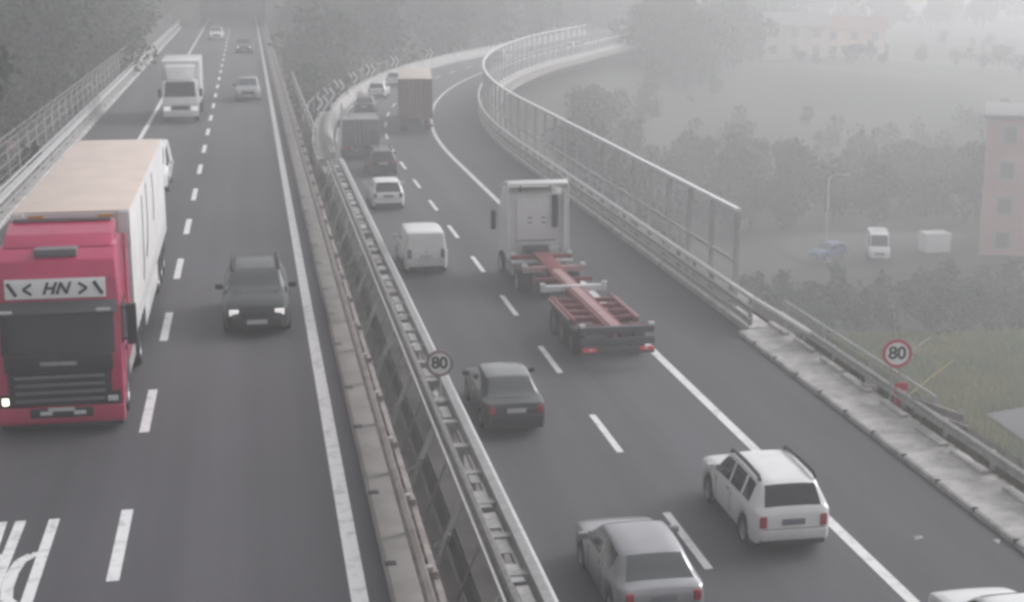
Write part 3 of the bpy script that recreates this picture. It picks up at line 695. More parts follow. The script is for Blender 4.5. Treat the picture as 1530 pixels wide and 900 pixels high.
# ---- red articulated lorry coming towards the camera
def red_lorry():
    rt = empty('articulated_lorry', (-4.03, 29.95, 0), pi, 'red articulated lorry with lettered white header board and long white trailer', 'lorry')
    tp_ = lambda y, z: 1.0 if z < 2.6 else 1.0 - .075 * (z - 2.6) / 1.2
    cabp = [(-.10, .52), (.0, .62), (.02, 1.05), (-.02, 1.62), (-.20, 2.62), (-.24, 2.72), (-.30, 3.18), (-.52, 3.50), (-1.05, 3.72), (-2.25, 3.72), (-2.25, 1.0), (-1.95, 1.0), (-1.78, 1.12), (-1.05, 1.12), (-.88, .95), (-.86, .52)]
    MB().prism_x(cabp, -1.245, 1.245, tp_).build('cab', 'red', rt, .05, 2)
    # front: windscreen wrapped slightly round the corners
    mb = MB(); xs_ = [-1.21, -1.05, -.6, 0, .6, 1.05, 1.21]; bow = [-.07, .018, .035, .04, .035, .018, -.07]
    vs = []
    for z, y in ((1.66, -.01), (2.62, -.185)):
        for x, b in zip(xs_, bow): vs.append((x, y + b, z))
    n = len(xs_); mb.add(vs, [(i, i + 1, n + i + 1, n + i) for i in range(n - 1)])
    mb.build('windscreen', 'glass', rt, smooth=60)
    MB().prism_x([(-.14, 2.60), (.12, 2.52), (.13, 2.56), (-.16, 2.74)], -1.2, 1.2).build('sun_visor', 'dark', rt, .01)
    for x in (-.95, .95): B('visor_lamp', 'lamp', rt, x - .14, x + .14, .10, .15, 2.57, 2.63, .01)
    for x0, a in ((-.25, .55), (.45, .5)): MB().tube([(x0, .05, 1.70), (x0 + a, .0, 1.80)], .014, 5).build('wiper', 'black', rt)
    # dark panel under the windscreen, grille with slats, badge strip
    MB().prism_x([(.0, 1.30), (.055, 1.32), (.03, 1.66), (-.04, 1.66)], -1.06, 1.06).build('brow_panel', 'black', rt, .012)
    B('badge_strip', 'galv_d', rt, -.36, .36, .045, .062, 1.45, 1.53, .004)
    B('grille', 'black', rt, -.99, .99, -.02, .045, .60, 1.30, .02)
    for z in (1.20, 1.04, .88, .72): MB().prism_x([(.03, z), (.085, z - .02), (.085, z + .02), (.03, z + .05)], -.88, .88).build('grille_slat', 'mgrey', rt, .006)
    for sd_ in (-1, 1):
        xa, xb = sorted((sd_ * .78, sd_ * 1.19)); B('headlamp_housing', 'black', rt, xa, xb, -.10, .055, .60, .86, .03)
    B('headlamp', 'lit', rt, 1.02, 1.14, .04, .075, .66, .80, .02)
    B('headlamp', 'lamp', rt, -1.13, -.92, .04, .075, .66, .78, .02)
    MB().prism_x([(-.25, .20), (.03, .22), (.07, .28), (.06, .58), (-.05, .60), (-.25, .60)], -1.24, 1.24).build('bumper', 'red', rt, .03)
    B('bumper_inset', 'black', rt, -.62, .62, .05, .085, .36, .56, .015)
    for x in (-.36, .30): B('fog_lamp', 'lamp', rt, x - .12, x + .12, .08, .10, .42, .50, .015)
    B('number_plate', 'plate', rt, -.26, .26, .088, .10, .50, .58)
    B('skirt', 'black', rt, -1.2, 1.2, -.8, .0, .12, .26, .03)
    for sd_ in (-1, 1):
        x0, x1 = sorted((sd_ * 1.232, sd_ * 1.262))
        MB().prism_x([(-.42, 1.75), (-1.25, 1.75), (-1.25, 2.55), (-.55, 2.55)], x0, x1).build('side_window', 'glass', rt)
        B('door_handle', 'black', rt, x0, x1, -1.25, -1.05, 1.45, 1.52)
        for z in (.42, .72): B('cab_step', 'black', rt, *sorted((sd_ * 1.1, sd_ * 1.25)), -.84, -.30, z, z + .10, .01)
        for q in (-.40, -1.30): B('door_seam', 'black', rt, *sorted((sd_ * 1.243, sd_ * 1.250)), q - .012, q + .012, 1.15, 2.6)
        B('corner_seam', 'black', rt, *sorted((sd_ * 1.0, sd_ * 1.015)), .0, .03, .88, 1.6)
        m_ = empty_part('mirror_arm', rt, sd_)
        MB().prism_x([(-1.95, .62), (-1.0, .62), (-1.1, 1.1), (-1.9, 1.1)], *sorted((sd_ * 1.14, sd_ * 1.2))).build('wheel_arch', 'black', rt)
        MB().prism_x([(-2.25, 1.05), (-3.0, 1.05), (-2.85, 3.6), (-2.25, 3.72)], *sorted((sd_ * 1.19, sd_ * 1.235))).build('side_fairing', 'red', rt)
        tw(rt, sd_ * 1.07, -1.42, .50, .30, sd_); tw(rt, sd_ * .95, -5.1, .50, .56, sd_)
    # roof hatch, roof wing
    B('roof_hatch', 'mgrey', rt, -.42, .42, -.98, -.60, 3.56, 3.72, .02).rotation_euler = (R(0), 0, 0)
    MB().prism_x([(-.95, 3.70), (-1.15, 3.70), (-2.25, 3.70), (-2.25, 4.00), (-2.1, 4.06), (-1.35, 3.90)], -1.08, 1.08).build('roof_deflector', 'red', rt, .03)
    MB().prism_x([(-2.0, 4.055), (-2.3, 4.00), (-2.3, 4.05), (-2.02, 4.12)], -1.0, 1.0).build('deflector_lip', 'mgrey', rt, .01)
    # header board
    bd = MB().prism_x([(-.245, 2.78), (-.285, 3.17), (-.24, 3.19), (-.20, 2.79)], -.98, .98).build('header_board', 'signw', rt, .008)
    tilt = Matrix.Translation((0, -.198, 2.985)) @ Matrix.Rotation(R(5.8), 4, 'X') @ Matrix.Rotation(pi, 4, 'Z') @ Matrix.Rotation(R(90), 4, 'X')
    me_ = xform(text_mesh('HN', .34, shear=.35, bold=.008, spacing=1.05), tilt); link('lettering', me_, 'signk', bd)
    for sd_ in (-1, 1):
        mb = MB()
        for s2 in (-1, 1): mb.bar((sd_ * .62, 0, s2 * .0008), (sd_ * .46, s2 * .11, s2 * .0008), .05, .008)
        link('arrow_mark', xform(mb.mesh('mark'), tilt), 'signk', bd)
        link('slash_mark', xform(MB().bar((sd_ * .84 + .08, -.13, 0), (sd_ * .84 - .08, .13, 0), .07, .008).mesh('mark'), tilt), 'signk', bd)
    # tractor chassis and trailer
    B('tractor_chassis', 'black', rt, -.45, .45, -6.2, -.4, .62, .95)
    B('fuel_tank', 'galv_d', rt, .62, 1.18, -4.2, -2.5, .45, 1.0, .08); B('fuel_tank', 'galv_d', rt, -1.18, -.62, -4.2, -2.5, .45, 1.0, .08)
    T0, T1 = -3.55, -17.0
    tr = B('trailer_body', 'tarp_w', rt, -1.265, 1.265, T1, T0, 1.12, 3.96, .03)
    B('trailer_roof', 'roofsheet', tr, -1.25, 1.25, T1 + .05, T0 - .05, 3.965, 4.0, .012)
    B('front_corner', 'white', tr, -1.27, -1.0, T0 - .02, T0 + .05, 3.2, 3.98, .02); B('front_corner', 'white', tr, 1.0, 1.27, T0 - .02, T0 + .05, 3.2, 3.98, .02)
    for x in (-.75, .75): B('marker_lamp', 'amber', tr, x - .16, x + .16, T0, T0 + .03, 3.86, 3.92)
    # tarp straps and big swooping print on the side that faces the middle of the road (local -x)
    for k in range(22):
        y = T0 - .35 - k * .6; B('tarp_strap', 'white_d', tr, -1.272, -1.263, y - .025, y + .025, 1.12, 1.55); B('tarp_strap', 'white_d', tr, 1.263, 1.272, y - .025, y + .025, 1.12, 1.55)
    def stroke(pts, wd):
        mb = MB()
        for q, (a, b) in enumerate(zip(pts[:-1], pts[1:])): mb.bar((-1.270 - .001 * q, a[0], a[1]), (-1.270 - .001 * q, b[0], b[1]), .008, wd, up=(0, 0, 1))
        mb.build('printed_stroke', 'signk', tr)
    stroke([(-7.2, 3.75), (-7.28, 3.2), (-7.2, 2.6), (-7.0, 2.1), (-6.7, 1.75)], .16)
    stroke([(-8.9, 3.8), (-9.0, 3.3), (-8.9, 2.8), (-8.6, 2.35), (-8.0, 2.1)], .16)
    stroke([(-11.2, 3.75), (-11.5, 3.3), (-11.55, 2.8), (-11.3, 2.45)], .14)
    B('side_skirt', 'white_d', rt, -1.24, -1.21, -12.2, -7.0, .50, 1.10, .01); B('side_skirt', 'white_d', rt, 1.21, 1.24, -12.2, -7.0, .50, 1.10, .01)
    B('trailer_frame', 'dark', rt, -.5, .5, -16.9, -4.2, .85, 1.12)
    for y in (-12.9, -14.2, -15.5):
        for sd_ in (-1, 1): tw(rt, sd_ * 1.03, y, .50, .40, sd_)
    B('rear_bumper', 'dark', rt, -1.2, 1.2, -17.0, -16.85, .45, .75, .02)
    return rt
def empty_part(name, rt, sd_):
    mb = MB(); mb.bar((sd_ * 1.2, -.35, 2.55), (sd_ * 1.47, -.22, 2.5), .05); mb.bar((sd_ * 1.2, -.35, 1.85), (sd_ * 1.47, -.22, 1.9), .05)
    mb.box(*sorted((sd_ * 1.36, sd_ * 1.56)), -.30, -.14, 1.78, 2.62)
    return mb.build('mirror', 'black', rt, .02)
red_lorry()

# ---- white skeletal container lorry going away
def chassis_lorry():
    s0 = 44.35; rt = empty('container_chassis_lorry', P(s0, 11.25), R(.6), 'white tractor pulling an empty red container chassis in the right lane', 'lorry')
    # local y forward from the rear bumper
    Z = 1.22
    sp = MB(); sp.box(-.30, -.14, .15, 9.2, Z - .34, Z); sp.box(.14, .30, .15, 9.2, Z - .34, Z)
    ch = sp.build('chassis_beam', 'chassis', rt, .012)
    B('spine_plate', 'chassis_p', ch, -.16, .16, .35, 9.8, Z + .003, Z + .03, .006)
    MB().prism_x([(9.0, Z - .34), (10.6, Z - .06), (12.4, Z - .06), (12.4, Z + .12), (10.4, Z + .12), (9.0, Z)], -.31, .31).build('gooseneck', 'chassis', rt, .012)
    for y in (.9, 2.0, 2.9, 3.8, 4.7, 6.6, 8.2): B('outrigger', 'chassis', rt, -1.12, 1.12, y - .06, y + .06, Z - .20, Z - .04, .01)
    for x in (-1.12, 1.12):
        B('side_rail', 'chassis', rt, *sorted((x, x * .90)), 1.6, 5.2, Z - .20, Z - .02, .01)
        B('side_guard', 'chassis_p', rt, *sorted((x * 1.08, x * 1.02)), 1.9, 5.0, Z - .14, Z - .06)
    for y, m_ in ((.08, 'dark'), (6.3, 'white_d'), (9.7, 'chassis_p')):
        B('container_bolster', m_, rt, -1.2, 1.2, y, y + .22, Z - .16, Z + .06, .012)
    for y in (.08, 6.3, 9.7, 12.0):
        for x in (-1.14, 1.14): B('twist_lock', 'white_d', rt, x - .09, x + .09, y + .02, y + .2, Z + .06, Z + .16, .01)
    B('front_bolster', 'chassis', rt, -1.2, 1.2, 11.95, 12.2, Z - .08, Z + .06, .012)
    B('rear_bumper', 'dark', rt, -1.2, 1.2, -.05, .10, .42, .62, .02); B('lamp_bar', 'dark', rt, -1.22, 1.22, -.02, .06, .70, .95, .02)
    for sd_ in (-1, 1):
        xa, xb = sorted((sd_ * .72, sd_ * 1.16)); B('tail_lamp', 'litr', rt, xa, xb, -.075, -.02, .52, .64, .015)
        B('reflector', 'lamp', rt, *sorted((sd_ * .86, sd_ * .96)), -.085, -.07, .56, .62)
        for y in (1.6, 2.95, 4.3): wheel(rt, sd_ * 1.02, y, .50, .40, sd_, 'dark')
        B('mudguard', 'black', rt, *sorted((sd_ * .84, sd_ * 1.22)), .95, 4.95, 1.0, 1.03)
        tw(rt, sd_ * .95, 11.0, .50, .56, sd_); tw(rt, sd_ * 1.05, 14.7, .50, .30, sd_)
        B('mudguard', 'black', rt, *sorted((sd_ * .70, sd_ * 1.22)), 10.4, 11.6, 1.02, 1.06)
        B('fuel_tank', 'galv_d', rt, *sorted((sd_ * .62, sd_ * 1.18)), 12.1, 13.6, .45, 1.0, .06)
        MB().prism_x([(12.55, 1.0), (13.35, 1.0), (13.35, 4.10), (12.75, 4.0)], *sorted((sd_ * 1.20, sd_ * 1.245))).build('side_deflector', 'white', rt, .012)
        B('mirror', 'black', rt, *sorted((sd_ * 1.3, sd_ * 1.5)), 15.1, 15.25, 1.8, 2.6, .03)
    B('tractor_chassis', 'black', rt, -.45, .45, 9.8, 15.0, .60, .92)
    B('rear_step', 'white_d', rt, -1.25, 1.2, 11.7, 11.85, 1.0, 1.12, .01)
    cabp = [(13.30, .95), (13.30, 3.5), (13.5, 3.65), (14.7, 3.65), (15.35, 2.9), (15.5, 1.6), (15.5, .35), (15.2, .35), (15.15, .95)]
    MB().prism_x(cabp, -1.10, 1.10).build('cab', 'white', rt, .04)
    # back wall detail: raised panel, vents, dark exhaust box
    bw = B('back_panel', 'white', rt, -.80, .80, 13.22, 13.31, 1.45, 3.35, .03)
    for x in (-.34, .22):
        for z in (2.35, 2.55): B('vent', 'dark', bw, x, x + .18, 13.205, 13.225, z, z + .05)
    B('air_intake', 'black', rt, .66, .86, 13.0, 13.25, 2.2, 3.5, .03)
    B('panel_lip', 'dark', bw, -.78, .78, 13.20, 13.225, 1.62, 1.66)
    B('battery_box', 'dark', rt, -.55, .45, 12.7, 13.25, .95, 1.42, .03); B('air_tank', 'white_d', rt, .46, .86, 12.8, 13.2, .95, 1.45, .06)
    MB().prism_x([(12.75, 4.02), (13.0, 4.14), (14.6, 3.74), (14.6, 3.68), (13.2, 4.02), (12.78, 3.94)], -1.22, 1.22).build('roof_deflector', 'white', rt, .015)
    for x in (-.6, .6): MB().bar((x, 13.4, 3.6), (x, 13.2, 4.02), .05).build('deflector_stay', 'black', rt)
    return rt
chassis_lorry()

def box_lorry(name, loc, rz, label, cabm, boxm, roofm, H=3.7, Lb=6.5, towards=True, back='white_d', litl=False, hi=1.0, W=1.22):
    """rigid box lorry; local y = 0 at the rear of the box, forward +y"""
    rt = empty(name, loc, rz, label, 'lorry')
    bx = B('box_body', boxm, rt, -W, W, 0, Lb, hi, H, .03); B('box_roof', roofm, bx, -W + .01, W - .01, .03, Lb - .03, H, H + .03, .01)
    B('rear_door', back, bx, -W + .06, -.02, -.03, .0, hi + .08, H - .1, .008); B('rear_door', back, bx, .02, W - .06, -.03, .0, hi + .08, H - .1, .008)
    for x in (-.4, -.15, .15, .4): MB().tube([(x, -.045, hi + .1), (x, -.045, H - .12)], .018, 5).build('lock_rod', 'galv_d', bx)
    y0 = Lb + .15
    cabp = [(y0, .55), (y0, 2.25), (y0 + .25, 2.42), (y0 + 1.05, 2.40), (y0 + 1.65, 1.45), (y0 + 1.78, 1.15), (y0 + 1.8, .45), (y0 + 1.2, .45), (y0 + 1.1, .9), (y0 + .5, .9), (y0 + .4, .55)]
    MB().prism_x(cabp, -1.02, 1.02).build('cab', cabm, rt, .05)
    n = Vector((0, .95, .6)).normalized()
    a, b = Vector((0, y0 + 1.62, 1.52)) + n * .02, Vector((0, y0 + 1.09, 2.34)) + n * .02
    MB().add([(-.9, a.y, a.z), (.9, a.y, a.z), (.82, b.y, b.z), (-.82, b.y, b.z)], [(0, 1, 2, 3)]).build('windscreen', 'glass', rt)
    B('bumper', cabm, rt, -1.02, 1.02, y0 + 1.7, y0 + 1.88, .38, .72, .04); B('grille', 'dark', rt, -.5, .5, y0 + 1.74, y0 + 1.83, .78, 1.02, .02)
    for sd_ in (-1, 1):
        B('headlamp', 'litw' if litl else 'lamp', rt, *sorted((sd_ * .62, sd_ * .95)), y0 + 1.7, y0 + 1.84, .74, .96, .02)
        B('side_window', 'glass', rt, *sorted((sd_ * 1.015, sd_ * 1.03)), y0 + .35, y0 + 1.15, 1.5, 2.15)
        B('mirror', 'black', rt, *sorted((sd_ * 1.1, sd_ * 1.28)), y0 + 1.2, y0 + 1.3, 1.5, 1.95, .02)
        B('tail_lamp', 'tail', rt, *sorted((sd_ * .8, sd_ * 1.12)), -.06, .0, .72, .86, .01)
        wheel(rt, sd_ * .88, y0 + .82, .42, .26, sd_); wheel(rt, sd_ * .86, 1.6, .42, .46, sd_)
    B('chassis', 'black', rt, -.45, .45, .1, y0 + 1.5, .55, hi + .02); B('rear_bumper', 'dark', rt, -W, W, -.04, .08, .45, .66, .01)
    if towards:
        MB().prism_x([(Lb + .02, H - .15), (Lb + .55, H - .28), (y0 + 1.0, 2.44), (Lb + .02, 2.44)], -.86, .86, lambda y, z: 1.0 if z > 3 else .84).build('wind_deflector', cabm, rt, .03)
    return rt
Lb = 6.0
box_lorry('box_lorry', (-4.05, 88.6 + Lb + 2.03, 0), pi, 'white box lorry with headlamps on behind the red lorry in the slow lane', 'white', 'white', 'white', 3.45, Lb, True, litl=True, W=1.12)
p = P(95.2, 6.95)
box_lorry('box_lorry', p, heading(98), 'grey box lorry in the left lane at the start of the bend', 'mgrey', 'mgrey', 'mgrey', 2.6, 4.2, False, back='mgrey', hi=.9, W=1.18)
p = P(109.6, 11.5)
box_lorry('box_lorry', p, heading(117), 'tall lorry with beige roof and brown rear doors in the right lane of the bend', 'beige', 'brown', 'beige', 4.0, 11.5, False, back='brown', hi=1.05, W=1.27)

# ------------------------------------------------------------------ speed limit signs
def limit_sign(x, y, zc, rad, rim, label, base_z, double=False):
    rt = empty('speed_limit_sign', (x, y, base_z), R(-12), label, 'road sign'); h = zc - base_z
    def disc(r0, yy, t=.01, n=36):
        mb = MB(); vs = [(r0 * cos(2 * pi * k / n), yy, h + r0 * sin(2 * pi * k / n)) for k in range(n)] + [(r0 * cos(2 * pi * k / n), yy + t, h + r0 * sin(2 * pi * k / n)) for k in range(n)]
        return mb.add(vs, [tuple(range(n)), tuple(range(2 * n - 1, n - 1, -1))] + [(i, (i + 1) % n, (i + 1) % n + n, i + n) for i in range(n)])
    disc(rad, -.05, .03).build('rim', rim, rt); disc(rad * .79, -.056, .012).build('face', 'signw', rt)
    me_ = xform(text_mesh('80', rad * 1.24, bold=rad * .03, spacing=.95), Matrix.Translation((0, -.062, h + rad * .02)) @ Matrix.Rotation(R(90), 4, 'X'))
    link('number', me_, 'signk', rt)
    for q in (-.12, .12) if double else (0,): MB().tube([(q, 0, 0), (q, 0, h + rad * .7)], .03, 8).build('post', 'galv_d', rt)
    B('clamp', 'galv_d', rt, -.15, .15, -.03, .03, h - .18, h - .12)
    return rt
limit_sign(4.88, 39.3, -1.50, .38, 'signg', 'faded 80 speed limit sign standing on the median guard rail', ZR + .1)
limit_sign(17.95, 38.35, -1.58, .42, 'signr', 'red-rimmed 80 speed limit sign beside the valley guard rail', ZR + .05, True)
# small clutter around the right-hand sign
o = empty('barrier_board', (18.15, 36.1, ZR + .05), R(20), 'low weathered board on two stakes just past the red-rimmed sign', 'board')
B('plank', 'rust', o, -.05, .02, -1.0, .9, .62, .80, .01); B('plank', 'rust', o, -.06, .01, -1.2, .8, .36, .52, .01)
for y in (-.8, .6): B('stake', 'galv_d', o, .02, .09, y - .04, y + .04, 0, .86)
o = MB().box(-.16, .16, -.1, .1, 0, .62).box(-.20, .20, -.02, .02, .60, .86).build('red_marker', 'signr', None, .02); o.location = (17.98, 38.0, ZR + .08)
tag(o, 'small reddish marker block at the foot of the red-rimmed sign', 'marker')
for a, b, m_, lab in (((18.51, 39.8, -1.52), (18.46, 39.8, -.60), 'galv_d', 'upright thin steel rod behind the red-rimmed speed limit sign'),
        ((18.58, 38.9, -1.75), (19.40, 39.2, -1.36), 'galv', 'slanting pale rod leaning right behind the red-rimmed sign'),
        ((18.37, 37.6, -2.36), (19.48, 37.9, -1.73), 'yellow', 'slanting yellowish rod right of the red-rimmed sign')):
    a = Vector(a); b = Vector(b); d = b - a
    foot = Vector((-d.x * .2, 0, ZR + .05 - a.z)) if d.x < .2 else -d * (.55 if m_ == 'yellow' else .8)
    o = MB().tube([tuple(foot), (0, 0, 0), tuple(d)], [.03, .03, .022], 6).build('rod', m_); o.location = a; tag(o, lab, 'rod')
o = MB().box(-.3, .3, -.16, .16, 0, .34).box(-.2, .2, -.1, .1, .34, .42).build('concrete_block', 'conc', None, .04); o.location = (17.9, 39.8, ZR + .08); o.rotation_euler = (0, 0, .3); tag(o, 'loose pale concrete block on the verge left of the red-rimmed sign', 'block')
for (x, y, rz, lab) in ((14.45, 29.2, .4, 'flat pale scrap of litter on the hard shoulder'), (16.1, 28.7, 1.0, 'thin pale strip of litter against the concrete slab')):
    o = MB().add([(-.14, -.05, 0), (.1, -.07, .01), (.16, .04, 0), (-.06, .08, .03), (0, 0, .05)], [(0, 1, 4), (1, 2, 4), (2, 3, 4), (3, 0, 4), (0, 3, 2, 1)]).build('litter', 'conc'); o.location = (x, y, ZR + .004); o.rotation_euler[2] = rz; tag(o, lab, 'litter')

# ------------------------------------------------------------------ vegetation (masses that cannot be counted)
def leaf_mesh(name, cents, rads, per, size, m, flat=.8):
    """leaf-sized quads filling lumpy crowns"""
    pts = []
    for c, r_, n in zip(cents, rads, per):
        k = 7; lobes = rng.normal(size=(k, 3)) * np.array([.42, .42, .32]) * r_
        li = rng.integers(0, k, n); d = rng.normal(size=(n, 3)); d /= np.linalg.norm(d, axis=1)[:, None]
        rr = r_ * (.34 + .26 * rng.random(n)) * (.75 + .5 * rng.random(k))[li]
        pts.append(np.array(c) + lobes[li] + d * rr[:, None] * np.array([1, 1, flat]))
    p = np.concatenate(pts); n = len(p)
    a = rng.normal(size=(n, 3)); a /= np.linalg.norm(a, axis=1)[:, None]
    b = np.cross(a, rng.normal(size=(n, 3))); b /= np.linalg.norm(b, axis=1)[:, None]
    s = size * (.6 + .8 * rng.random(n))[:, None]
    v = np.stack([p - a * s, p - b * s * .6, p + a * s, p + b * s * .6], 1).reshape(-1, 3)
    return quads(name, v, n, m)
def quads(name, v, n, m):
    me = bpy.data.meshes.new(name); me.vertices.add(4 * n); me.loops.add(4 * n); me.polygons.add(n)
    me.vertices.foreach_set('co', v.astype(np.float32).ravel()); me.loops.foreach_set('vertex_index', np.arange(4 * n, dtype=np.int32))
    me.polygons.foreach_set('loop_start', np.arange(0, 4 * n, 4, dtype=np.int32)); me.update(); me.validate()
    me.materials.append(M[m]); return me
def wood(name, label, spots, hr, m, size, dens, kind_trunk=True):
    root = empty(name, (float(spots[0][0]), float(spots[0][1]), 0), 0, label, 'trees'); root['kind'] = 'stuff'
    cents = []; rads = []; per = []; tb = MB()
    for (x, y) in spots:
        z = float(terrain(x, y)); h = random.uniform(*hr); r_ = h * random.uniform(.30, .42)
        for k in range(3):
            q = (0.45 + .23 * k) * h; rr = r_ * (1.05, 1.0, .72)[k]
            cents.append((x + random.uniform(-.25, .25) * r_, y + random.uniform(-.25, .25) * r_, z + q)); rads.append(rr); per.append(int(dens * rr * rr))
        tb.tube([(x, y, z - .5), (x + random.uniform(-.2, .2), y, z + h * .4), (x + random.uniform(-.5, .5), y, z + h * .8)], [h * .022, h * .015, h * .005], 5)
    org = np.array(root.location)
    me = leaf_mesh('foliage', cents, rads, per, size, m); me.transform(Matrix.Translation(-root.location)); o = link('foliage', me, None, root); o['kind'] = 'stuff'
    tb.v = [(a - org[0], b - org[1], c) for a, b, c in tb.v]; o = tb.build('trunk', 'bark', root, recalc=False); o['kind'] = 'stuff'
    return root
def scatter(n, fn, mind):
    out = []; tries = 0
    while len(out) < n and tries < n * 60:
        tries += 1; p = fn()
        if p is None: continue
        if all((p[0] - q[0]) ** 2 + (p[1] - q[1]) ** 2 > mind * mind for q in out): out.append(p)
    return out
U = random.uniform
def left_spot():
    x, y = -15.5 - 50 * random.random() ** 1.6, U(44, 225)
    if abs(x + 19) < 8 and 84 < y < 106: return None
    return (x, y)
wood('wood', 'dark belt of dense trees behind the fence left of the road', scatter(95, left_spot, 4.0), (10, 14), 'leaf', .30, 110)
def outer_spot():
    x, y = U(4, 120), U(112, 330); off = road_off(x, y)
    if off > 0.5 or off < -90: return None
    if x < 6.5 and y < 216: return None
    return (x, y)
wood('wood', 'hazy wooded hillside rising above the outside of the bend', scatter(130, outer_spot, 4.6), (7, 12), 'leaf', .30, 85)
wood('roadside_shrubs', 'dark shrubs filling the wedge of ground between the two carriageways', scatter(40, lambda: (U(4.6, 9.5), U(128, 205)), 2.0), (2.5, 5), 'leaf', .2, 150)
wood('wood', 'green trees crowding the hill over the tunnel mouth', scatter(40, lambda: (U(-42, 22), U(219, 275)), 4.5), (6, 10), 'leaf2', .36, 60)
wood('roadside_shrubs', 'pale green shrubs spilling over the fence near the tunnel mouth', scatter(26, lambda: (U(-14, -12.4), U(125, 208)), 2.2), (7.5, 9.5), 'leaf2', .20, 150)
def valley_spot(x0, x1, y0, y1, hmax=9):
    def f():
        x, y = U(x0, x1), U(y0, y1)
        if road_off(x, y) < 24: return None
        if 200 < y < 256 and 70 < x < 128: return None
        if 40 < x < 82 and 112 < y < 140: return None
        if x > 27 + (y - 92) * .2 and 86 < y < 128 and hmax > 4: return None
        return (x, y)
    return f
wood('wood', 'brownish grey thicket in the valley just behind the noise barrier', scatter(60, valley_spot(28, 54, 92, 175), 3.2), (3, 5.5), 'leaf3', .22, 130)
wood('wood', 'bluish hazy clump of trees in the valley left of the pink building', scatter(30, valley_spot(50, 84, 142, 175), 4.0), (4.5, 7.5), 'leaf', .24, 110)
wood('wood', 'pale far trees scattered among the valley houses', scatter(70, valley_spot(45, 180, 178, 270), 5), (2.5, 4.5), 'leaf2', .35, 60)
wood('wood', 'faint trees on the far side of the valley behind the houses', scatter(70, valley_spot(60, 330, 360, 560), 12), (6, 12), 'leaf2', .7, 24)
def bank_spot():
    p = P(U(228, 420), U(20.5, 28)); return (p.x, p.y)
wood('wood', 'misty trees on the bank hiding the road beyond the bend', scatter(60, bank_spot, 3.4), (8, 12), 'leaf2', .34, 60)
wood('scrub', 'blurred low scrub covering the misty valley floor', scatter(170, valley_spot(40, 200, 150, 300, 3), 3.6), (1.0, 3.2), 'leaf3', .26, 90)
wood('bushes', 'low dark green bushes in the valley in front of the parked vehicles', scatter(60, valley_spot(38, 62, 97, 111, 3), 2.2), (1.8, 3.4), 'leaf', .18, 190)
wood('bushes', 'sparse scrub on the slope just beyond the valley handrail', scatter(36, valley_spot(22, 36, 48, 92), 3.0), (2.0, 4.2), 'leaf3', .18, 170)
# grass field and verge weeds
def field_spot():
    while True:
        x, y = U(30, 66), U(70, 98)
        if not (43 < x < 50.5 and y < 80.5): return (x, y)
def blades(name, label, n, fx, h, m, wd):
    p = np.array([fx() for _ in range(n)]); z = terrain(p[:, 0], p[:, 1]) if p.shape[1] == 2 else p[:, 2]
    b = np.stack([p[:, 0], p[:, 1], z], 1); hh = h * (.5 + rng.random(n)); t = rng.random(n) * 2 * pi
    dx = np.stack([np.cos(t), np.sin(t), 0 * t], 1) * wd; lean = rng.normal(size=(n, 3)) * .35 * hh[:, None]; lean[:, 2] = hh
    v = np.stack([b - dx, b + dx, b + lean + dx * .25, b + lean - dx * .25], 1).reshape(-1, 3)
    o = link(name, quads(name, v, n, m)); o['kind'] = 'stuff'; tag(o, label, 'grass'); return o
blades('grass', 'yellow-green rough grass on the valley floor below the red-rimmed sign', 70000, field_spot, .6, 'grass', .06)
blades('weeds', 'dry brown weeds along the back of the concrete slab', 9000, lambda: (17.9 + abs(random.gauss(0, .32)), U(22, 46), ZR + .07), .26, 'weed', .02)
blades('weeds', 'thin weeds growing along the median kerb of the left carriageway', 1800, lambda: (2.45 + random.gauss(0, .06), U(22, 60), -.05), .16, 'weed', .012)

# ------------------------------------------------------------------ valley: roads, yard, houses, parked vehicles
def ground_patch(name, poly, m, lift=.35):
    # drape a polygon of quads over the terrain
    (x0, x1, y0, y1) = poly; gx = np.linspace(x0, x1, 12); gy = np.linspace(y0, y1, 12); mb = MB()
    zz = [[float(terrain(a, b)) + lift for a in gx] for b in gy]
    vs = [(a, b, zz[j][i]) for j, b in enumerate(gy) for i, a in enumerate(gx)]
    mb.add(vs, [(j * 12 + i, j * 12 + i + 1, (j + 1) * 12 + i + 1, (j + 1) * 12 + i) for j in range(11) for i in range(11)])
    return tag(mb.build(name, m, recalc=False), kind='structure')
ground_patch('valley_road', (43.5, 50, 50, 80), 'yard'); ground_patch('yard', (50, 70, 121, 138), 'yard_d', .14)

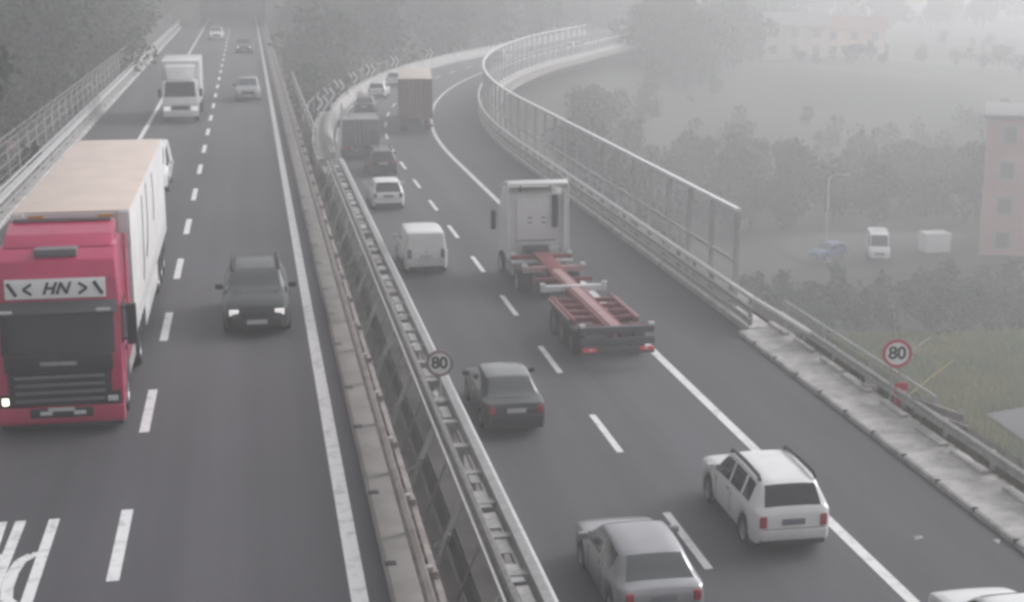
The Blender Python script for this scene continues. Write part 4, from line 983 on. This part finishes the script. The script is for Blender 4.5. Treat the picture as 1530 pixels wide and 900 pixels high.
def house(name, x, y, rz, wd, dp, h, m, roofm, label, floors, nwin, flat=False, cat='building'):
    z = float(terrain(x, y)) - .6; rt = empty(name, (x, y, z), rz, label, cat)
    B('wall', m, rt, -wd / 2, wd / 2, -dp / 2, dp / 2, 0, h + .6)
    if flat:
        rf = B('roof', roofm, rt, -wd / 2 - .35, wd / 2 + .35, -dp / 2 - .35, dp / 2 + .35, h + .6, h + .95, .03)
    else:
        t = h + .6; rf = MB().prism_x([(-dp / 2 - .6, t - .05), (dp / 2 + .6, t - .05), (0, t + dp * .26)], -wd / 2 - .5, wd / 2 + .5).build('roof', roofm, rt)
        B('chimney', m, rf, wd * .2, wd * .2 + .7, -.4, .4, t + dp * .1, t + dp * .26 + .8)
    fm = with_mat(MB().box(-.72, .72, -.06, .0, -.85, .85).mesh('window'), 'frame'); gm_ = with_mat(MB().box(-.58, .58, -.075, -.05, -.72, .72).mesh('pane'), 'winpane')
    for f in range(floors):
        zz = .6 + (h / floors) * (f + .55)
        for k in range(nwin):
            xx = -wd / 2 + wd * (k + .5) / nwin
            for yy, rr in ((-dp / 2, 0),):
                o = copies('window', fm, rt, [(xx, yy, zz, rr)])[0]; copies('pane', gm_, o, [(0, 0, 0)])
        nside = max(1, int(dp // 4))
        for k in range(nside):
            o = copies('window', fm, rt, [(-wd / 2, -dp / 2 + dp * (k + .5) / nside, zz, -pi / 2)])[0]; copies('pane', gm_, o, [(0, 0, 0)])
    return rt
pk = house('apartment_house', 77.6, 125.6, R(-28), 20, 12, 13.0, 'pink', 'tile_g', 'pink rendered apartment house at the right edge of the valley', 4, 5, True)
house('house', 104, 276, R(-18), 12, 9, 6.2, 'cream', 'tile_g', 'faint cream house lost in the mist across the valley', 2, 3)
house('house', 119, 283, R(-20), 12, 9, 5.8, 'peach', 'tile', 'faint peach house right of the cream one across the valley', 2, 3)
house('house', -18.6, 98, R(12), 7, 6, 2.3, 'pale', 'tile', 'red-roofed house half hidden beyond the left fence', 1, 3)

def vcar(shape, x, y, rz, label, paint, **k):
    z = float(terrain(x, y)) + .38; return car(shape, (x, y, z), rz, label, paint, detail=False, **k)
vcar('bigvan', 57.6, 129, R(160), 'white van parked in the hazy valley yard', 'white', cat='van', name='parked_van')
vcar('hatch', 54.0, 128.5, R(120), 'blue car parked left of the van in the valley yard', 'blue')
zz = float(terrain(62.5, 127)) + .36
o = MB().box(-1.2, 1.2, -.9, .9, 0, 1.7).box(-1.25, 1.25, -.95, .95, 1.7, 1.82).build('storage_bin', 'signw', None, .05); o.location = (62.5, 127, zz); tag(o, 'pale square storage bin right of the parked white van', 'bin')
lp = empty('lamp_post', (52, 127.5, float(terrain(52, 127.5))), 0, 'slim pale lamp post standing at the left of the valley yard', 'lamp post')
MB().tube([(0, 0, 0), (0, 0, 8)], [.14, .08], 8).build('pole', 'galv', lp); MB().tube([(0, 0, 8), (.4, -.4, 8.4), (1.0, -1.0, 8.5)], .05, 6).build('arm', 'galv', lp); B('lamp_head', 'galv_d', lp, .9, 1.5, -1.25, -.95, 8.42, 8.55, .03)
B('concrete_base', 'conc', lp, -.4, .4, -.4, .4, -.3, 1.3, .05)

# ------------------------------------------------------------------ haze
HAZE = 0.0034
mh = bpy.data.materials.new('haze'); mh.use_nodes = True; t = mh.node_tree; t.nodes.clear()
out = t.nodes.new('ShaderNodeOutputMaterial'); pv = t.nodes.new('ShaderNodeVolumePrincipled')
pv.inputs['Color'].default_value = (1.0, 1.0, 1.0, 1); pv.inputs['Density'].default_value = HAZE; pv.inputs['Anisotropy'].default_value = 0.35
t.links.new(pv.outputs[0], out.inputs['Volume'])
o = MB().box(-1560, 1560, -360, 1560, -24, 62).build('haze', mh); tag(o, kind='stuff')
